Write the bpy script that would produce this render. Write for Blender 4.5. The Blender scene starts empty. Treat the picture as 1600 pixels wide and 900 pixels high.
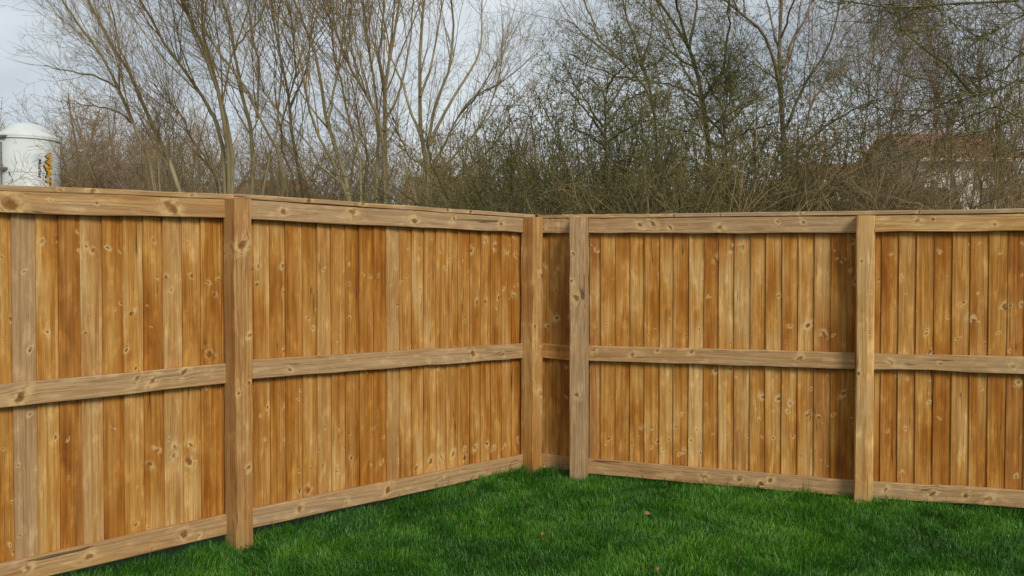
import bpy, math, random
import numpy as np
from mathutils import Matrix, Vector

random.seed(7)
rng = np.random.default_rng(11)
scene = bpy.context.scene
col = scene.collection
R = math.radians

# ------------------------------------------------------------------ camera
F = 1450.0                       # focal length in photo pixels (1600 wide)
CAM_H, PITCH = 1.5, R(-1.2)
cam_d = bpy.data.cameras.new("camera")
cam_d.sensor_width = 36.0
cam_d.lens = 36.0 * F / 1600.0
cam_d.clip_end = 2000.0
cam = bpy.data.objects.new("camera", cam_d)
col.objects.link(cam)
cam.location = (0, 0, CAM_H)
cam.rotation_euler = (R(90) + PITCH, 0, 0)
scene.camera = cam

# ------------------------------------------------------------------ light
SUN_EL, SUN_AZ = R(34), R(152)    # azimuth clockwise from +Y: behind the camera, to its right
world = bpy.data.worlds.new("World")
scene.world = world
world.use_nodes = True
wt = world.node_tree
wt.nodes.clear()
w_out = wt.nodes.new("ShaderNodeOutputWorld")
w_bg = wt.nodes.new("ShaderNodeBackground")
w_sky = wt.nodes.new("ShaderNodeTexSky")
w_sky.sky_type = 'NISHITA'
w_sky.sun_disc = False
w_sky.sun_elevation = SUN_EL
w_sky.sun_rotation = SUN_AZ
w_co = wt.nodes.new("ShaderNodeTexCoord")
w_map = wt.nodes.new("ShaderNodeMapping")
w_map.inputs['Location'].default_value = (3.1, 1.7, 0.4)
w_map.inputs['Scale'].default_value = (1.6, 1.6, 4.0)
w_n = wt.nodes.new("ShaderNodeTexNoise")
w_n.inputs['Scale'].default_value = 1.5
w_n.inputs['Detail'].default_value = 5
w_n.inputs['Roughness'].default_value = 0.55
w_n.inputs['Distortion'].default_value = 0.4
w_r = wt.nodes.new("ShaderNodeValToRGB")
w_r.color_ramp.elements[0].position = 0.34
w_r.color_ramp.elements[0].color = (0.42, 0.485, 0.54, 1)
w_r.color_ramp.elements[1].position = 0.66
w_r.color_ramp.elements[1].color = (0.76, 0.815, 0.855, 1)
w_mul = wt.nodes.new("ShaderNodeVectorMath")
w_mul.operation = 'SCALE'
w_mul.inputs['Scale'].default_value = 7.4
w_mix = wt.nodes.new("ShaderNodeMix")
w_mix.data_type = 'RGBA'
w_mix.inputs[0].default_value = 0.94
wl = wt.links.new
wl(w_co.outputs['Generated'], w_map.inputs['Vector'])
wl(w_map.outputs[0], w_n.inputs['Vector'])
wl(w_n.outputs['Fac'], w_r.inputs[0])
wl(w_r.outputs[0], w_mul.inputs[0])
wl(w_sky.outputs[0], w_mix.inputs[6])
wl(w_mul.outputs[0], w_mix.inputs[7])
wl(w_mix.outputs[2], w_bg.inputs['Color'])
w_bg.inputs['Strength'].default_value = 0.097
wl(w_bg.outputs[0], w_out.inputs['Surface'])

sun_d = bpy.data.lights.new("sun", 'SUN')
sun_d.energy = 1.7
sun_d.angle = R(20)
sun_d.color = (1.0, 0.93, 0.82)
sun = bpy.data.objects.new("sun", sun_d)
col.objects.link(sun)
sdir = Vector((math.sin(SUN_AZ) * math.cos(SUN_EL), math.cos(SUN_AZ) * math.cos(SUN_EL), math.sin(SUN_EL)))
sun.rotation_euler = sdir.to_track_quat('Z', 'Y').to_euler()
sun.location = (6, -8, 12)

vs = scene.view_settings
vs.view_transform = 'Standard'
vs.look = 'None'
vs.gamma = 1.0
vs.use_curve_mapping = False
vs.exposure = 0.5
scene.cycles.max_bounces = 5
scene.cycles.diffuse_bounces = 3
scene.cycles.glossy_bounces = 2
scene.cycles.transmission_bounces = 3


# ------------------------------------------------------------------ helpers
def ray(px, py):
    a, b = (px - 800) / F, (450 - py) / F
    cp, sp = math.cos(PITCH), math.sin(PITCH)
    return Vector((a, cp - b * sp, sp + b * cp))


def pix(px, py, depth):
    """point seen at a photo pixel, at a given distance ahead"""
    d = ray(px, py)
    return Vector((0, 0, CAM_H)) + d * (depth / d.y)


def tag(o, label=None, cat=None, group=None, kind=None):
    if label: o['label'] = label
    if cat: o['category'] = cat
    if group: o['group'] = group
    if kind: o['kind'] = kind
    return o


def empty(name, loc=(0, 0, 0)):
    o = bpy.data.objects.new(name, None)
    o.empty_display_size = 0.2
    o.location = loc
    col.objects.link(o)
    return o


def link(name, me, mat=None, parent=None):
    o = bpy.data.objects.new(name, me)
    if mat is not None and len(me.materials) == 0:
        me.materials.append(mat)
    col.objects.link(o)
    if parent is not None:
        o.parent = parent
    return o


def mesh_np(name, verts, faces, smooth=False):
    """verts (n,3), faces list of (m,k) integer arrays"""
    me = bpy.data.meshes.new(name)
    verts = np.asarray(verts, np.float32)
    if not isinstance(faces, (list, tuple)): faces = [faces]
    faces = [np.asarray(f, np.int32) for f in faces if len(f)]
    loops = np.concatenate([f.ravel() for f in faces])
    tot = np.concatenate([np.full(len(f), f.shape[1], np.int32) for f in faces])
    start = np.concatenate([[0], np.cumsum(tot)[:-1]]).astype(np.int32)
    me.vertices.add(len(verts)); me.vertices.foreach_set("co", verts.ravel())
    me.loops.add(len(loops)); me.loops.foreach_set("vertex_index", loops)
    me.polygons.add(len(tot)); me.polygons.foreach_set("loop_start", start)
    me.polygons.foreach_set("loop_total", tot)
    me.polygons.foreach_set("use_smooth", np.full(len(tot), smooth))
    me.update(calc_edges=True)
    return me


class MB:
    """collects boxes, lathes and prisms into one mesh"""
    def __init__(self): self.v = []; self.f = []
    def add(self, vs_, fs_):
        b = len(self.v); self.v += [tuple(p) for p in vs_]
        self.f += [tuple(i + b for i in f) for f in fs_]; return self
    def box(self, x0, x1, y0, y1, z0, z1):
        return self.add([(x0,y0,z0),(x1,y0,z0),(x1,y1,z0),(x0,y1,z0),(x0,y0,z1),(x1,y0,z1),(x1,y1,z1),(x0,y1,z1)],
                        [(0,3,2,1),(4,5,6,7),(0,1,5,4),(1,2,6,5),(2,3,7,6),(3,0,4,7)])
    def lathe(self, prof, n=40, cx=0, cy=0):
        vs_ = []; fs_ = []
        for r_, z in prof:
            for k in range(n):
                a = 2 * math.pi * k / n
                vs_.append((cx + r_ * math.cos(a), cy + r_ * math.sin(a), z))
        for i in range(len(prof) - 1):
            for k in range(n):
                k2 = (k + 1) % n
                fs_.append((i*n+k, i*n+k2, (i+1)*n+k2, (i+1)*n+k))
        fs_.append(tuple(range((len(prof)-1)*n, len(prof)*n)))
        return self.add(vs_, fs_)
    def build(self, name, mat, parent=None, smooth=False):
        me = bpy.data.meshes.new(name)
        me.from_pydata(self.v, [], self.f)
        if smooth:
            me.polygons.foreach_set("use_smooth", [True] * len(me.polygons))
        me.update()
        return link(name, me, mat, parent)


# ------------------------------------------------------------------ materials
class NT:
    def __init__(self, nt): self.t = nt
    def n(self, kind, **kw):
        nd = self.t.nodes.new(kind)
        for k, v in kw.items(): setattr(nd, k, v)
        return nd
    def put(self, sock, v):
        if isinstance(v, bpy.types.NodeSocket): self.t.links.new(v, sock)
        elif v is not None:
            if isinstance(v, (tuple, list)) and len(v) == 3 and sock.type == 'RGBA': v = (*v, 1)
            sock.default_value = v
    def m(self, op, a, b=None, c=None, clamp=False):
        nd = self.n('ShaderNodeMath', operation=op, use_clamp=clamp)
        for i, v in enumerate((a, b, c)):
            if v is not None: self.put(nd.inputs[i], v)
        return nd.outputs[0]
    def comb(self, x, y, z):
        nd = self.n('ShaderNodeCombineXYZ')
        for i, v in enumerate((x, y, z)): self.put(nd.inputs[i], v)
        return nd.outputs[0]
    def sep(self, v):
        nd = self.n('ShaderNodeSeparateXYZ'); self.put(nd.inputs[0], v); return nd.outputs
    def noise(self, vec, scale=1.0, detail=2.0, rough=0.5, dist=0.0):
        nd = self.n('ShaderNodeTexNoise'); self.put(nd.inputs['Vector'], vec)
        nd.inputs['Scale'].default_value = scale; nd.inputs['Detail'].default_value = detail
        nd.inputs['Roughness'].default_value = rough; nd.inputs['Distortion'].default_value = dist
        return nd.outputs['Fac']
    def sstep(self, v, a, b, lo=0.0, hi=1.0):
        nd = self.n('ShaderNodeMapRange', interpolation_type='SMOOTHSTEP')
        self.put(nd.inputs['Value'], v)
        for k, x in zip(('From Min', 'From Max', 'To Min', 'To Max'), (a, b, lo, hi)): nd.inputs[k].default_value = x
        return nd.outputs[0]
    def mix(self, f, a, b, blend='MIX'):
        nd = self.n('ShaderNodeMix', data_type='RGBA', blend_type=blend)
        self.put(nd.inputs[0], f); self.put(nd.inputs[6], a); self.put(nd.inputs[7], b)
        return nd.outputs[2]
    def ramp(self, f, stops):
        nd = self.n('ShaderNodeValToRGB'); self.put(nd.inputs[0], f)
        e = nd.color_ramp.elements
        while len(e) < len(stops): e.new(0.5)
        for i, (p, c) in enumerate(stops): e[i].position = p; e[i].color = (*c, 1)
        return nd.outputs[0]
    def attr(self, name, typ='OBJECT'):
        return self.n('ShaderNodeAttribute', attribute_type=typ, attribute_name=name).outputs


def material(name, rough=0.8, spec=0.3):
    m = bpy.data.materials.new(name); m.use_nodes = True
    t = NT(m.node_tree); b = m.node_tree.nodes['Principled BSDF']
    b.inputs['Roughness'].default_value = rough
    b.inputs['Specular IOR Level'].default_value = spec
    return m, t, b


NK = 8


def wood_material():
    g = bpy.data.node_groups.new("knot", 'ShaderNodeTree')
    for nm, io in (('Co', 'INPUT'), ('K', 'INPUT')):
        g.interface.new_socket(nm, in_out=io, socket_type='NodeSocketVector')
    for nm in ('Q', 'Shift'):
        g.interface.new_socket(nm, in_out='OUTPUT', socket_type='NodeSocketFloat')
    t = NT(g); gi = t.n('NodeGroupInput'); go = t.n('NodeGroupOutput')
    p = t.sep(gi.outputs[0]); k = t.sep(gi.outputs[1])
    dz = t.m('MULTIPLY', t.m('SUBTRACT', p[2], k[1]), 0.85)
    dx = t.m('ADD', t.m('SUBTRACT', p[0], k[0]), t.m('MULTIPLY', dz, p[1]))
    r2 = t.m('DIVIDE', t.m('ADD', t.m('MULTIPLY', dx, dx), t.m('MULTIPLY', dz, dz)),
             t.m('MAXIMUM', t.m('MULTIPLY', k[2], k[2]), 1e-9))
    r2 = t.m('MINIMUM', r2, 400.0)
    e = t.m('POWER', 2.71828, t.m('MULTIPLY', r2, -0.16))
    g.links.new(r2, go.inputs[0]); g.links.new(t.m('MULTIPLY', dx, e), go.inputs[1])

    m, t, b = material("fence_wood", 0.78, 0.22)
    co = t.n('ShaderNodeTexCoord').outputs['Object']
    seed = t.attr('seed')['Fac']; tone = t.attr('tone')['Fac']; grey = t.attr('grey')['Fac']
    wob = t.noise(co, 60.0, 2.0)
    x, y, z = t.sep(co)
    q = None; sh = None
    wob2 = t.noise(co, 24.0, 1.0)
    w1 = t.m('MULTIPLY', t.m('SUBTRACT', wob, 0.5), 0.012); w2 = t.m('MULTIPLY', t.m('SUBTRACT', wob2, 0.5), 0.030)
    skew = t.m('MULTIPLY', t.m('SUBTRACT', t.m('FRACT', t.m('MULTIPLY', seed, 7.73)), 0.5), 1.5)
    cow = t.comb(t.m('ADD', x, t.m('ADD', w1, w2)), skew, t.m('SUBTRACT', z, t.m('SUBTRACT', w1, w2)))
    for i in range(NK):
        nd = t.n('ShaderNodeGroup'); nd.node_tree = g
        t.put(nd.inputs[0], cow); t.put(nd.inputs[1], t.attr(f'k{i}')['Vector'])
        q = nd.outputs[0] if q is None else t.m('MINIMUM', q, nd.outputs[0])
        sh = nd.outputs[1] if sh is None else t.m('ADD', sh, nd.outputs[1])
    q = t.m('SQRT', q)
    u = t.m('SUBTRACT', x, t.m('MULTIPLY', sh, 0.8))
    s1 = t.m('MULTIPLY', seed, 17.3); s2 = t.m('MULTIPLY', seed, 5.7)
    low = t.noise(t.comb(t.m('ADD', t.m('MULTIPLY', u, 11.0), s1), t.m('MULTIPLY', y, 11.0),
                         t.m('ADD', t.m('MULTIPLY', z, 0.45), s2)), 1.0, 1.5)
    ring = t.m('SINE', t.m('MULTIPLY', low, 62.0))
    ring = t.sstep(ring, -0.2, 1.0)
    fine = t.noise(t.comb(t.m('ADD', t.m('MULTIPLY', u, 330.0), s1), t.m('MULTIPLY', y, 330.0),
                          t.m('ADD', t.m('MULTIPLY', z, 7.0), s2)), 1.0, 3.0, 0.6)
    streak = t.noise(t.comb(t.m('ADD', t.m('MULTIPLY', u, 42.0), s2), t.m('MULTIPLY', y, 30.0),
                            t.m('ADD', t.m('MULTIPLY', z, 0.9), s1)), 1.0, 2.0)
    mott = t.noise(t.comb(t.m('ADD', t.m('MULTIPLY', u, 7.0), s2), t.m('MULTIPLY', y, 4.0),
                          t.m('ADD', t.m('MULTIPLY', z, 2.1), s1)), 1.0, 3.0)
    tt = t.m('ADD', tone, t.m('ADD', t.m('MULTIPLY', t.m('SUBTRACT', mott, 0.5), 1.65),
                              t.m('MULTIPLY', t.m('SUBTRACT', streak, 0.5), 0.85)))
    c = t.ramp(tt, [(0.0, (0.68, 0.43, 0.165)), (0.33, (0.545, 0.275, 0.062)), (0.65, (0.41, 0.16, 0.020)), (1.0, (0.24, 0.074, 0.008))])
    gcol = t.ramp(t.m('ADD', t.m('MULTIPLY', mott, 0.7), t.m('MULTIPLY', streak, 0.4)),
                  [(0.25, (0.33, 0.235, 0.145)), (0.5, (0.43, 0.305, 0.18)), (0.8, (0.54, 0.375, 0.20))])
    gm = t.m('ADD', grey, t.m('MULTIPLY', t.m('SUBTRACT', low, 0.5), 0.5), clamp=True)
    c = t.mix(gm, c, gcol)
    mid = t.noise(t.comb(t.m('ADD', t.m('MULTIPLY', u, 120.0), s2), t.m('MULTIPLY', y, 120.0), t.m('ADD', t.m('MULTIPLY', z, 1.8), s1)), 1.0, 2.0)
    c = t.mix(t.sstep(mid, 0.44, 0.68, 0.0, 0.40), c, t.mix(1.0, c, (0.62, 0.52, 0.40), 'MULTIPLY'))
    c = t.mix(t.m('MULTIPLY', ring, 0.38), c, t.mix(1.0, c, (0.60, 0.50, 0.38), 'MULTIPLY'))
    c = t.mix(t.sstep(fine, 0.42, 0.72, 0.0, 0.55), c, t.mix(1.0, c, (0.45, 0.40, 0.34), 'MULTIPLY'))
    # pale wood round a knot, then the knot itself
    fig = t.sstep(t.noise(t.comb(t.m('ADD', t.m('MULTIPLY', u, 19.0), s1), t.m('MULTIPLY', y, 9.0), t.m('ADD', t.m('MULTIPLY', z, 8.0), s2)), 1.0, 3.0, 0.6), 0.50, 0.70, 0.0, 0.62)
    c = t.mix(fig, c, t.mix(1.0, c, (1.45, 1.55, 1.75), 'MULTIPLY'))
    halo = t.m('MULTIPLY', t.sstep(q, 4.2, 1.0), t.sstep(t.noise(co, 32.0, 2.0), 0.39, 0.58, 0.0, 0.78))
    c = t.mix(halo, c, (0.66, 0.46, 0.20))
    kv = t.sstep(t.noise(co, 9.0, 1.0), 0.38, 0.6, 0.25, 1.0)
    edge = t.m('MULTIPLY', t.sstep(q, 1.4, 0.95), t.m('MULTIPLY', kv, 0.8))
    c = t.mix(edge, c, (0.13, 0.058, 0.018))
    inner = t.m('SINE', t.m('MULTIPLY', q, 19.0))
    kc = t.mix(t.sstep(inner, -0.6, 1.0, 0.0, 0.7), (0.30, 0.125, 0.033), (0.13, 0.052, 0.016))
    c = t.mix(t.m('MULTIPLY', t.sstep(q, 1.05, 0.8), t.m('ADD', t.m('MULTIPLY', kv, 0.6), 0.3)), c, kc)
    crack = t.m('MULTIPLY', t.sstep(q, 0.55, 0.3), t.sstep(t.noise(co, 160.0, 2.0), 0.5, 0.62))
    c = t.mix(crack, c, (0.035, 0.017, 0.008))
    # drying checks: thin dark splits along the grain
    cn = t.noise(t.comb(t.m('ADD', t.m('MULTIPLY', u, 26.0), s1), t.m('MULTIPLY', y, 26.0), t.m('ADD', t.m('MULTIPLY', z, 0.7), s2)), 1.0, 1.0)
    cm = t.noise(t.comb(t.m('ADD', t.m('MULTIPLY', x, 9.0), s2), y, t.m('ADD', t.m('MULTIPLY', z, 3.0), s1)), 1.0, 1.0)
    chk = t.m('MULTIPLY', t.sstep(t.m('ABSOLUTE', t.m('SUBTRACT', cn, 0.5)), 0.012, 0.004), t.sstep(cm, 0.56, 0.64, 0.0, 0.75))
    c = t.mix(chk, c, (0.05, 0.026, 0.010))
    # damp green staining at the foot of the posts
    foot = t.m('MULTIPLY', t.attr('foot')['Fac'], t.m('MULTIPLY', t.sstep(t.m('ADD', z, t.m('MULTIPLY', wob2, 0.12)), 0.36, 0.14), 0.55))
    c = t.mix(foot, c, (0.20, 0.17, 0.07))
    t.put(b.inputs['Base Color'], c)
    bump = t.n('ShaderNodeBump'); bump.inputs['Strength'].default_value = 0.45; bump.inputs['Distance'].default_value = 0.0012
    h = t.m('SUBTRACT', t.m('ADD', t.m('MULTIPLY', fine, 0.8), t.m('MULTIPLY', ring, -0.35)), t.m('MULTIPLY', t.sstep(q, 1.3, 0.6), 0.6))
    t.put(bump.inputs['Height'], h); t.put(b.inputs['Normal'], bump.outputs[0])
    return m


WOOD = wood_material()


def noise_mat(name, stops, scale=3.0, rough=0.85, detail=4.0, bump=0.0, spec=0.2, stretch=(1, 1, 1), bscale=None):
    m, t, b = material(name, rough, spec)
    co = t.n('ShaderNodeTexCoord').outputs['Object']
    mp = t.n('ShaderNodeMapping'); t.put(mp.inputs[0], co); mp.inputs['Scale'].default_value = stretch
    f = t.noise(mp.outputs[0], scale, detail, 0.6)
    t.put(b.inputs['Base Color'], t.ramp(f, stops))
    if bump:
        bn = t.n('ShaderNodeBump'); bn.inputs['Strength'].default_value = bump; bn.inputs['Distance'].default_value = 0.01
        t.put(bn.inputs['Height'], t.noise(mp.outputs[0], bscale or scale * 6, 3.0)); t.put(b.inputs['Normal'], bn.outputs[0])
    return m


GROUND_M = noise_mat("rough_ground", [(0.3, (0.05, 0.055, 0.022)), (0.55, (0.075, 0.075, 0.03)), (0.8, (0.10, 0.085, 0.05))], 0.8, 0.95, 6, 0.6)
SOIL_M = noise_mat("lawn_soil", [(0.3, (0.012, 0.028, 0.008)), (0.7, (0.03, 0.045, 0.014))], 9.0, 0.95, 5, 0.7)
BARK_OLIVE = noise_mat("bark_olive", [(0.3, (0.17, 0.14, 0.07)), (0.5, (0.28, 0.23, 0.12)), (0.75, (0.38, 0.33, 0.19))], 2.5, 0.9, 6, 0.6, stretch=(1, 1, 0.5))
BARK_GREY = noise_mat("bark_grey", [(0.3, (0.13, 0.10, 0.064)), (0.5, (0.21, 0.165, 0.105)), (0.75, (0.31, 0.255, 0.17))], 2.5, 0.9, 6, 0.6, stretch=(1, 1, 0.5))
BARK_DARK = noise_mat("bark_dark", [(0.3, (0.06, 0.05, 0.032)), (0.5, (0.10, 0.085, 0.05)), (0.75, (0.15, 0.13, 0.065))], 3.0, 0.9, 6, 0.6)
TWIG_OLIVE = noise_mat("twig_olive", [(0.35, (0.20, 0.14, 0.066)), (0.5, (0.29, 0.21, 0.10)), (0.65, (0.37, 0.28, 0.14))], 1.2, 0.85)
TWIG_RED = noise_mat("twig_red", [(0.35, (0.20, 0.13, 0.085)), (0.5, (0.28, 0.19, 0.125)), (0.65, (0.36, 0.255, 0.17))], 1.2, 0.85)
TWIG_DARK = noise_mat("twig_dark", [(0.35, (0.11, 0.092, 0.038)), (0.5, (0.165, 0.14, 0.055)), (0.65, (0.23, 0.195, 0.08))], 1.5, 0.85)
TWIG_STRAW = noise_mat("twig_straw", [(0.35, (0.19, 0.13, 0.06)), (0.5, (0.30, 0.215, 0.105)), (0.65, (0.42, 0.31, 0.16))], 1.3, 0.85)
MOSS_BARK = noise_mat("mossy_bark", [(0.3, (0.10, 0.085, 0.04)), (0.5, (0.145, 0.13, 0.045)), (0.75, (0.20, 0.19, 0.06))], 4.0, 0.95, 5, 0.6)
LEAF_M = noise_mat("small_leaves", [(0.3, (0.085, 0.095, 0.022)), (0.5, (0.135, 0.14, 0.034)), (0.7, (0.21, 0.195, 0.055))], 5.0, 0.7)
SILO_W = noise_mat("silo_paint", [(0.3, (0.54, 0.575, 0.56)), (0.6, (0.63, 0.655, 0.635))], 1.5, 0.45, spec=0.4)
SILO_LINE = noise_mat("silo_steel", [(0.3, (0.10, 0.10, 0.09)), (0.7, (0.22, 0.22, 0.2))], 4.0, 0.6)
TXT_ORANGE = noise_mat("orange_print", [(0.3, (0.75, 0.36, 0.02)), (0.7, (0.85, 0.44, 0.03))], 3.0, 0.5)
TXT_DARK = noise_mat("dark_print", [(0.3, (0.05, 0.05, 0.05)), (0.7, (0.09, 0.085, 0.08))], 3.0, 0.5)
ROOF_M = noise_mat("red_roof_tiles", [(0.3, (0.24, 0.10, 0.065)), (0.7, (0.38, 0.17, 0.11))], 2.0, 0.9, 6, 0.6)
ROOF_BROWN = noise_mat("brown_roof_tiles", [(0.3, (0.20, 0.10, 0.065)), (0.7, (0.32, 0.17, 0.11))], 2.0, 0.9, 6, 0.6)
RENDER_M = noise_mat("cream_render", [(0.3, (0.66, 0.63, 0.57)), (0.7, (0.78, 0.75, 0.69))], 1.0, 0.9)
WFRAME_M = noise_mat("white_window_frame", [(0.3, (0.72, 0.73, 0.73)), (0.7, (0.80, 0.80, 0.80))], 2.0, 0.5)
LEAFBROWN_M = noise_mat("dead_leaf_brown", [(0.3, (0.16, 0.09, 0.04)), (0.7, (0.34, 0.21, 0.11))], 60.0, 0.8)
LEAD_M = noise_mat("grey_lead", [(0.3, (0.30, 0.31, 0.30)), (0.7, (0.38, 0.39, 0.38))], 2.0, 0.7)


def brick_mat():
    m, t, b = material("house_brick", 0.9, 0.2)
    co = t.n('ShaderNodeTexCoord').outputs['Object']
    mp = t.n('ShaderNodeMapping'); t.put(mp.inputs[0], co); mp.inputs['Rotation'].default_value = (R(90), 0, 0)
    br = t.n('ShaderNodeTexBrick'); t.put(br.inputs['Vector'], mp.outputs[0]); br.inputs['Scale'].default_value = 1.0
    br.inputs['Brick Width'].default_value = 0.225; br.inputs['Row Height'].default_value = 0.075; br.inputs['Mortar Size'].default_value = 0.01
    br.inputs['Color1'].default_value = (0.24, 0.11, 0.065, 1); br.inputs['Color2'].default_value = (0.32, 0.16, 0.09, 1)
    br.inputs['Mortar'].default_value = (0.33, 0.29, 0.25, 1)
    t.put(b.inputs['Base Color'], br.outputs[0]); return m


BRICK_M = brick_mat()


def glass_mat():
    m, t, b = material("window_glass", 0.08, 0.6)
    b.inputs['Base Color'].default_value = (0.05, 0.06, 0.07, 1); return m


GLASS_M = glass_mat()


def grass_mat():
    m, t, b = material("grass_blades", 0.42, 0.45)
    a = t.attr('tint', 'GEOMETRY')['Fac']
    c = t.ramp(a, [(0.0, (0.020, 0.078, 0.007)), (0.4, (0.052, 0.185, 0.013)), (0.75, (0.125, 0.31, 0.024)), (0.93, (0.20, 0.35, 0.045)), (1.0, (0.30, 0.27, 0.10))])
    t.put(b.inputs['Base Color'], c)
    tr = t.n('ShaderNodeBsdfTranslucent'); t.put(tr.inputs['Color'], c)
    mx = t.n('ShaderNodeMixShader'); mx.inputs[0].default_value = 0.25
    out = m.node_tree.nodes['Material Output']
    m.node_tree.links.new(b.outputs[0], mx.inputs[1]); m.node_tree.links.new(tr.outputs[0], mx.inputs[2])
    m.node_tree.links.new(mx.outputs[0], out.inputs['Surface'])
    return m


GRASS_M = grass_mat()

# ------------------------------------------------------------------ fence plan
LA, LB = Vector((-1.386, 5.01)), Vector((0.067, 6.52))     # front face of the left run's rails
RA, RB = Vector((0.526, 6.36)), Vector((3.06, 5.55))       # the same for the right run
SA, SB = Vector((0.205, 6.545)), Vector((0.430, 6.48))     # short corner bay
uL = (LB - LA).normalized(); nL = Vector((uL.y, -uL.x))
uR = (RB - RA).normalized(); nR = Vector((uR.y, -uR.x))
uS = (SB - SA).normalized(); nS = Vector((uS.y, -uS.x))


def on_line(A, u, px):
    """2D point of a plan line seen in photo column px"""
    k = (px - 800) / F      # x = k * y' ; the tilt changes this by under a millimetre at eye level
    s = (k * A.y - A.x) / (u.x - k * u.y)
    return A + u * s


def z_at(P, py):
    """height at plan point P seen in photo row py"""
    d = ray(800 + F * P.x / P.y, py)
    return CAM_H + d.z * (P.y / d.y)


# ------------------------------------------------------------------ ground
def ground_h(x, y):
    return 0.022 + 0.012 * np.sin(x * 1.3 + 0.4) * np.cos(y * 1.1) + 0.010 * np.sin(x * 3.1 + y * 2.3) + 0.03 * np.clip((y - 5.2) / 1.3, 0, 1)


gv = 260.0
me = mesh_np("ground", [(-gv, -60, -0.03), (gv, -60, -0.03), (gv, 420, -0.03), (-gv, 420, -0.03)], [np.array([[0, 1, 2, 3]])])
tag(link("ground", me, GROUND_M), kind='structure')
nx, ny = 90, 80
gx = np.linspace(-5.5, 6.5, nx); gy = np.linspace(-3.0, 7.0, ny)
X, Y = np.meshgrid(gx, gy)
V = np.stack([X, Y, ground_h(X, Y)], -1).reshape(-1, 3)
idx = np.arange(nx * ny).reshape(ny, nx)
Q = np.stack([idx[:-1, :-1], idx[:-1, 1:], idx[1:, 1:], idx[1:, :-1]], -1).reshape(-1, 4)
tag(link("lawn", mesh_np("lawn", V, [Q], True), SOIL_M), kind='structure')


# ------------------------------------------------------------------ timber
def timber(name, L, W, T, seg=10, wob=0.0014, ch=0.003, seed=0, wavy=None, wane=None):
    """sawn length: local Z along, X across (centred), Y from 0 (front) to T (back)"""
    r = np.random.default_rng(seed)
    prof = np.array([(-W/2+ch, 0), (W/2-ch, 0), (W/2, ch), (W/2, T-ch), (W/2-ch, T), (-W/2+ch, T), (-W/2, T-ch), (-W/2, ch)])
    zs = np.linspace(0, L, seg + 1); vs_ = []
    bow = r.normal(0, wob, (seg + 1, 2)); bow[0] = bow[-1] = 0
    for i, z in enumerate(zs):
        p = prof + bow[i] + r.normal(0, wob * 0.5, prof.shape)
        if wavy is not None and 0 < i < seg:
            p[:, 0] = np.where(prof[:, 0] * wavy > 0, p[:, 0] - wavy * abs(r.normal(0, 0.005)), p[:, 0])
        if wane is not None:
            wn = wane[0] + (wane[1] - wane[0]) * i / seg + r.normal(0, 0.003)
            p[1] = (W/2 - wn, 0); p[2] = (W/2, wn * 0.85)
        vs_.append(np.column_stack([p, np.full(8, z)]))
    vs_ = np.concatenate(vs_)
    k = np.arange(8); k2 = (k + 1) % 8
    fs_ = np.concatenate([np.stack([i*8+k, i*8+k2, (i+1)*8+k2, (i+1)*8+k], -1) for i in range(seg)])
    caps = np.array([list(range(7, -1, -1)), [seg*8+i for i in range(8)]])
    return mesh_np(name, vs_, [fs_, caps])


def feather(name, L, W, thick_left=True, seed=0, seg=7):
    """feather-edged board: X from 0 to W, Z along, front towards -Y; thick edge at x=0"""
    r = np.random.default_rng(seed)
    t0, t1 = 0.0115, 0.0045
    prof = np.array([(0.0015, -t0), (W, -t1), (W, 0), (0, 0), (0, -t0 + 0.0015)])
    if not thick_left:
        prof[:, 0] = W - prof[:, 0]; prof = prof[::-1]
    zs = np.linspace(0, L, seg + 1); vs_ = []
    cup = np.cumsum(r.normal(0, 0.0005, seg + 1)); bx = np.cumsum(r.normal(0, 0.0007, seg + 1))
    tw = np.cumsum(r.normal(0, 0.0006, seg + 1))
    for i, z in enumerate(zs):
        p = prof.copy(); p[:, 0] += bx[i]; p[:, 1] += cup[i] + tw[i] * (prof[:, 0] / W - 0.5)
        vs_.append(np.column_stack([p, np.full(5, z)]))
    vs_ = np.concatenate(vs_); k = np.arange(5); k2 = (k + 1) % 5
    fs_ = np.concatenate([np.stack([i*5+k, i*5+k2, (i+1)*5+k2, (i+1)*5+k], -1) for i in range(seg)])
    caps = np.array([list(range(4, -1, -1)), [seg*5+i for i in range(5)]])
    return mesh_np(name, vs_, [fs_, caps])


def looks(o, tone, grey, seed, knots, foot=0.0):
    o['foot'] = float(foot); o['tone'] = float(tone); o['grey'] = float(grey); o['seed'] = float(seed)
    for i in range(NK):
        o[f'k{i}'] = [float(v) for v in (knots[i] if i < len(knots) else (0.0, -50.0, 0.001))]


def rnd_knots(L, W, n, rmin, rmax, r):
    return [(r.uniform(-W*0.5, W*0.5), r.uniform(0.03*L, 0.97*L), r.uniform(rmin, rmax)) for _ in range(n)]


def frame(origin, ax, az, ay):
    """matrix with local X, Y, Z along the given world directions"""
    m = Matrix.Identity(4)
    for i, v in enumerate((ax, ay, az)): m.col[i].xyz = v
    m.col[3].xyz = origin
    return m


def v3(p, z): return Vector((p.x, p.y, z))


KR = random.Random(21)
POST = 0.100


def post(parent, corner, u, n, ztop, tone, grey, knots, seed, w=POST, d=POST, wavy=None, label=None, wane=None):
    """corner: plan point where the post's back-left edge stands on the rail front plane; it stands forward by d"""
    c = corner + u * (w / 2) + n * d
    L = ztop + 0.10
    me = timber("post", L, w, d + 0.02, seg=14, wob=0.0020, ch=0.005, seed=seed, wavy=wavy, wane=wane)
    o = link("post", me, WOOD, parent)
    o.matrix_basis = frame(v3(c, -0.10), v3(u, 0), Vector((0, 0, 1)), v3(-n, 0))
    looks(o, tone, grey, seed * 0.37, knots, 1.0)
    if label: o['label'] = label
    return o


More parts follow.
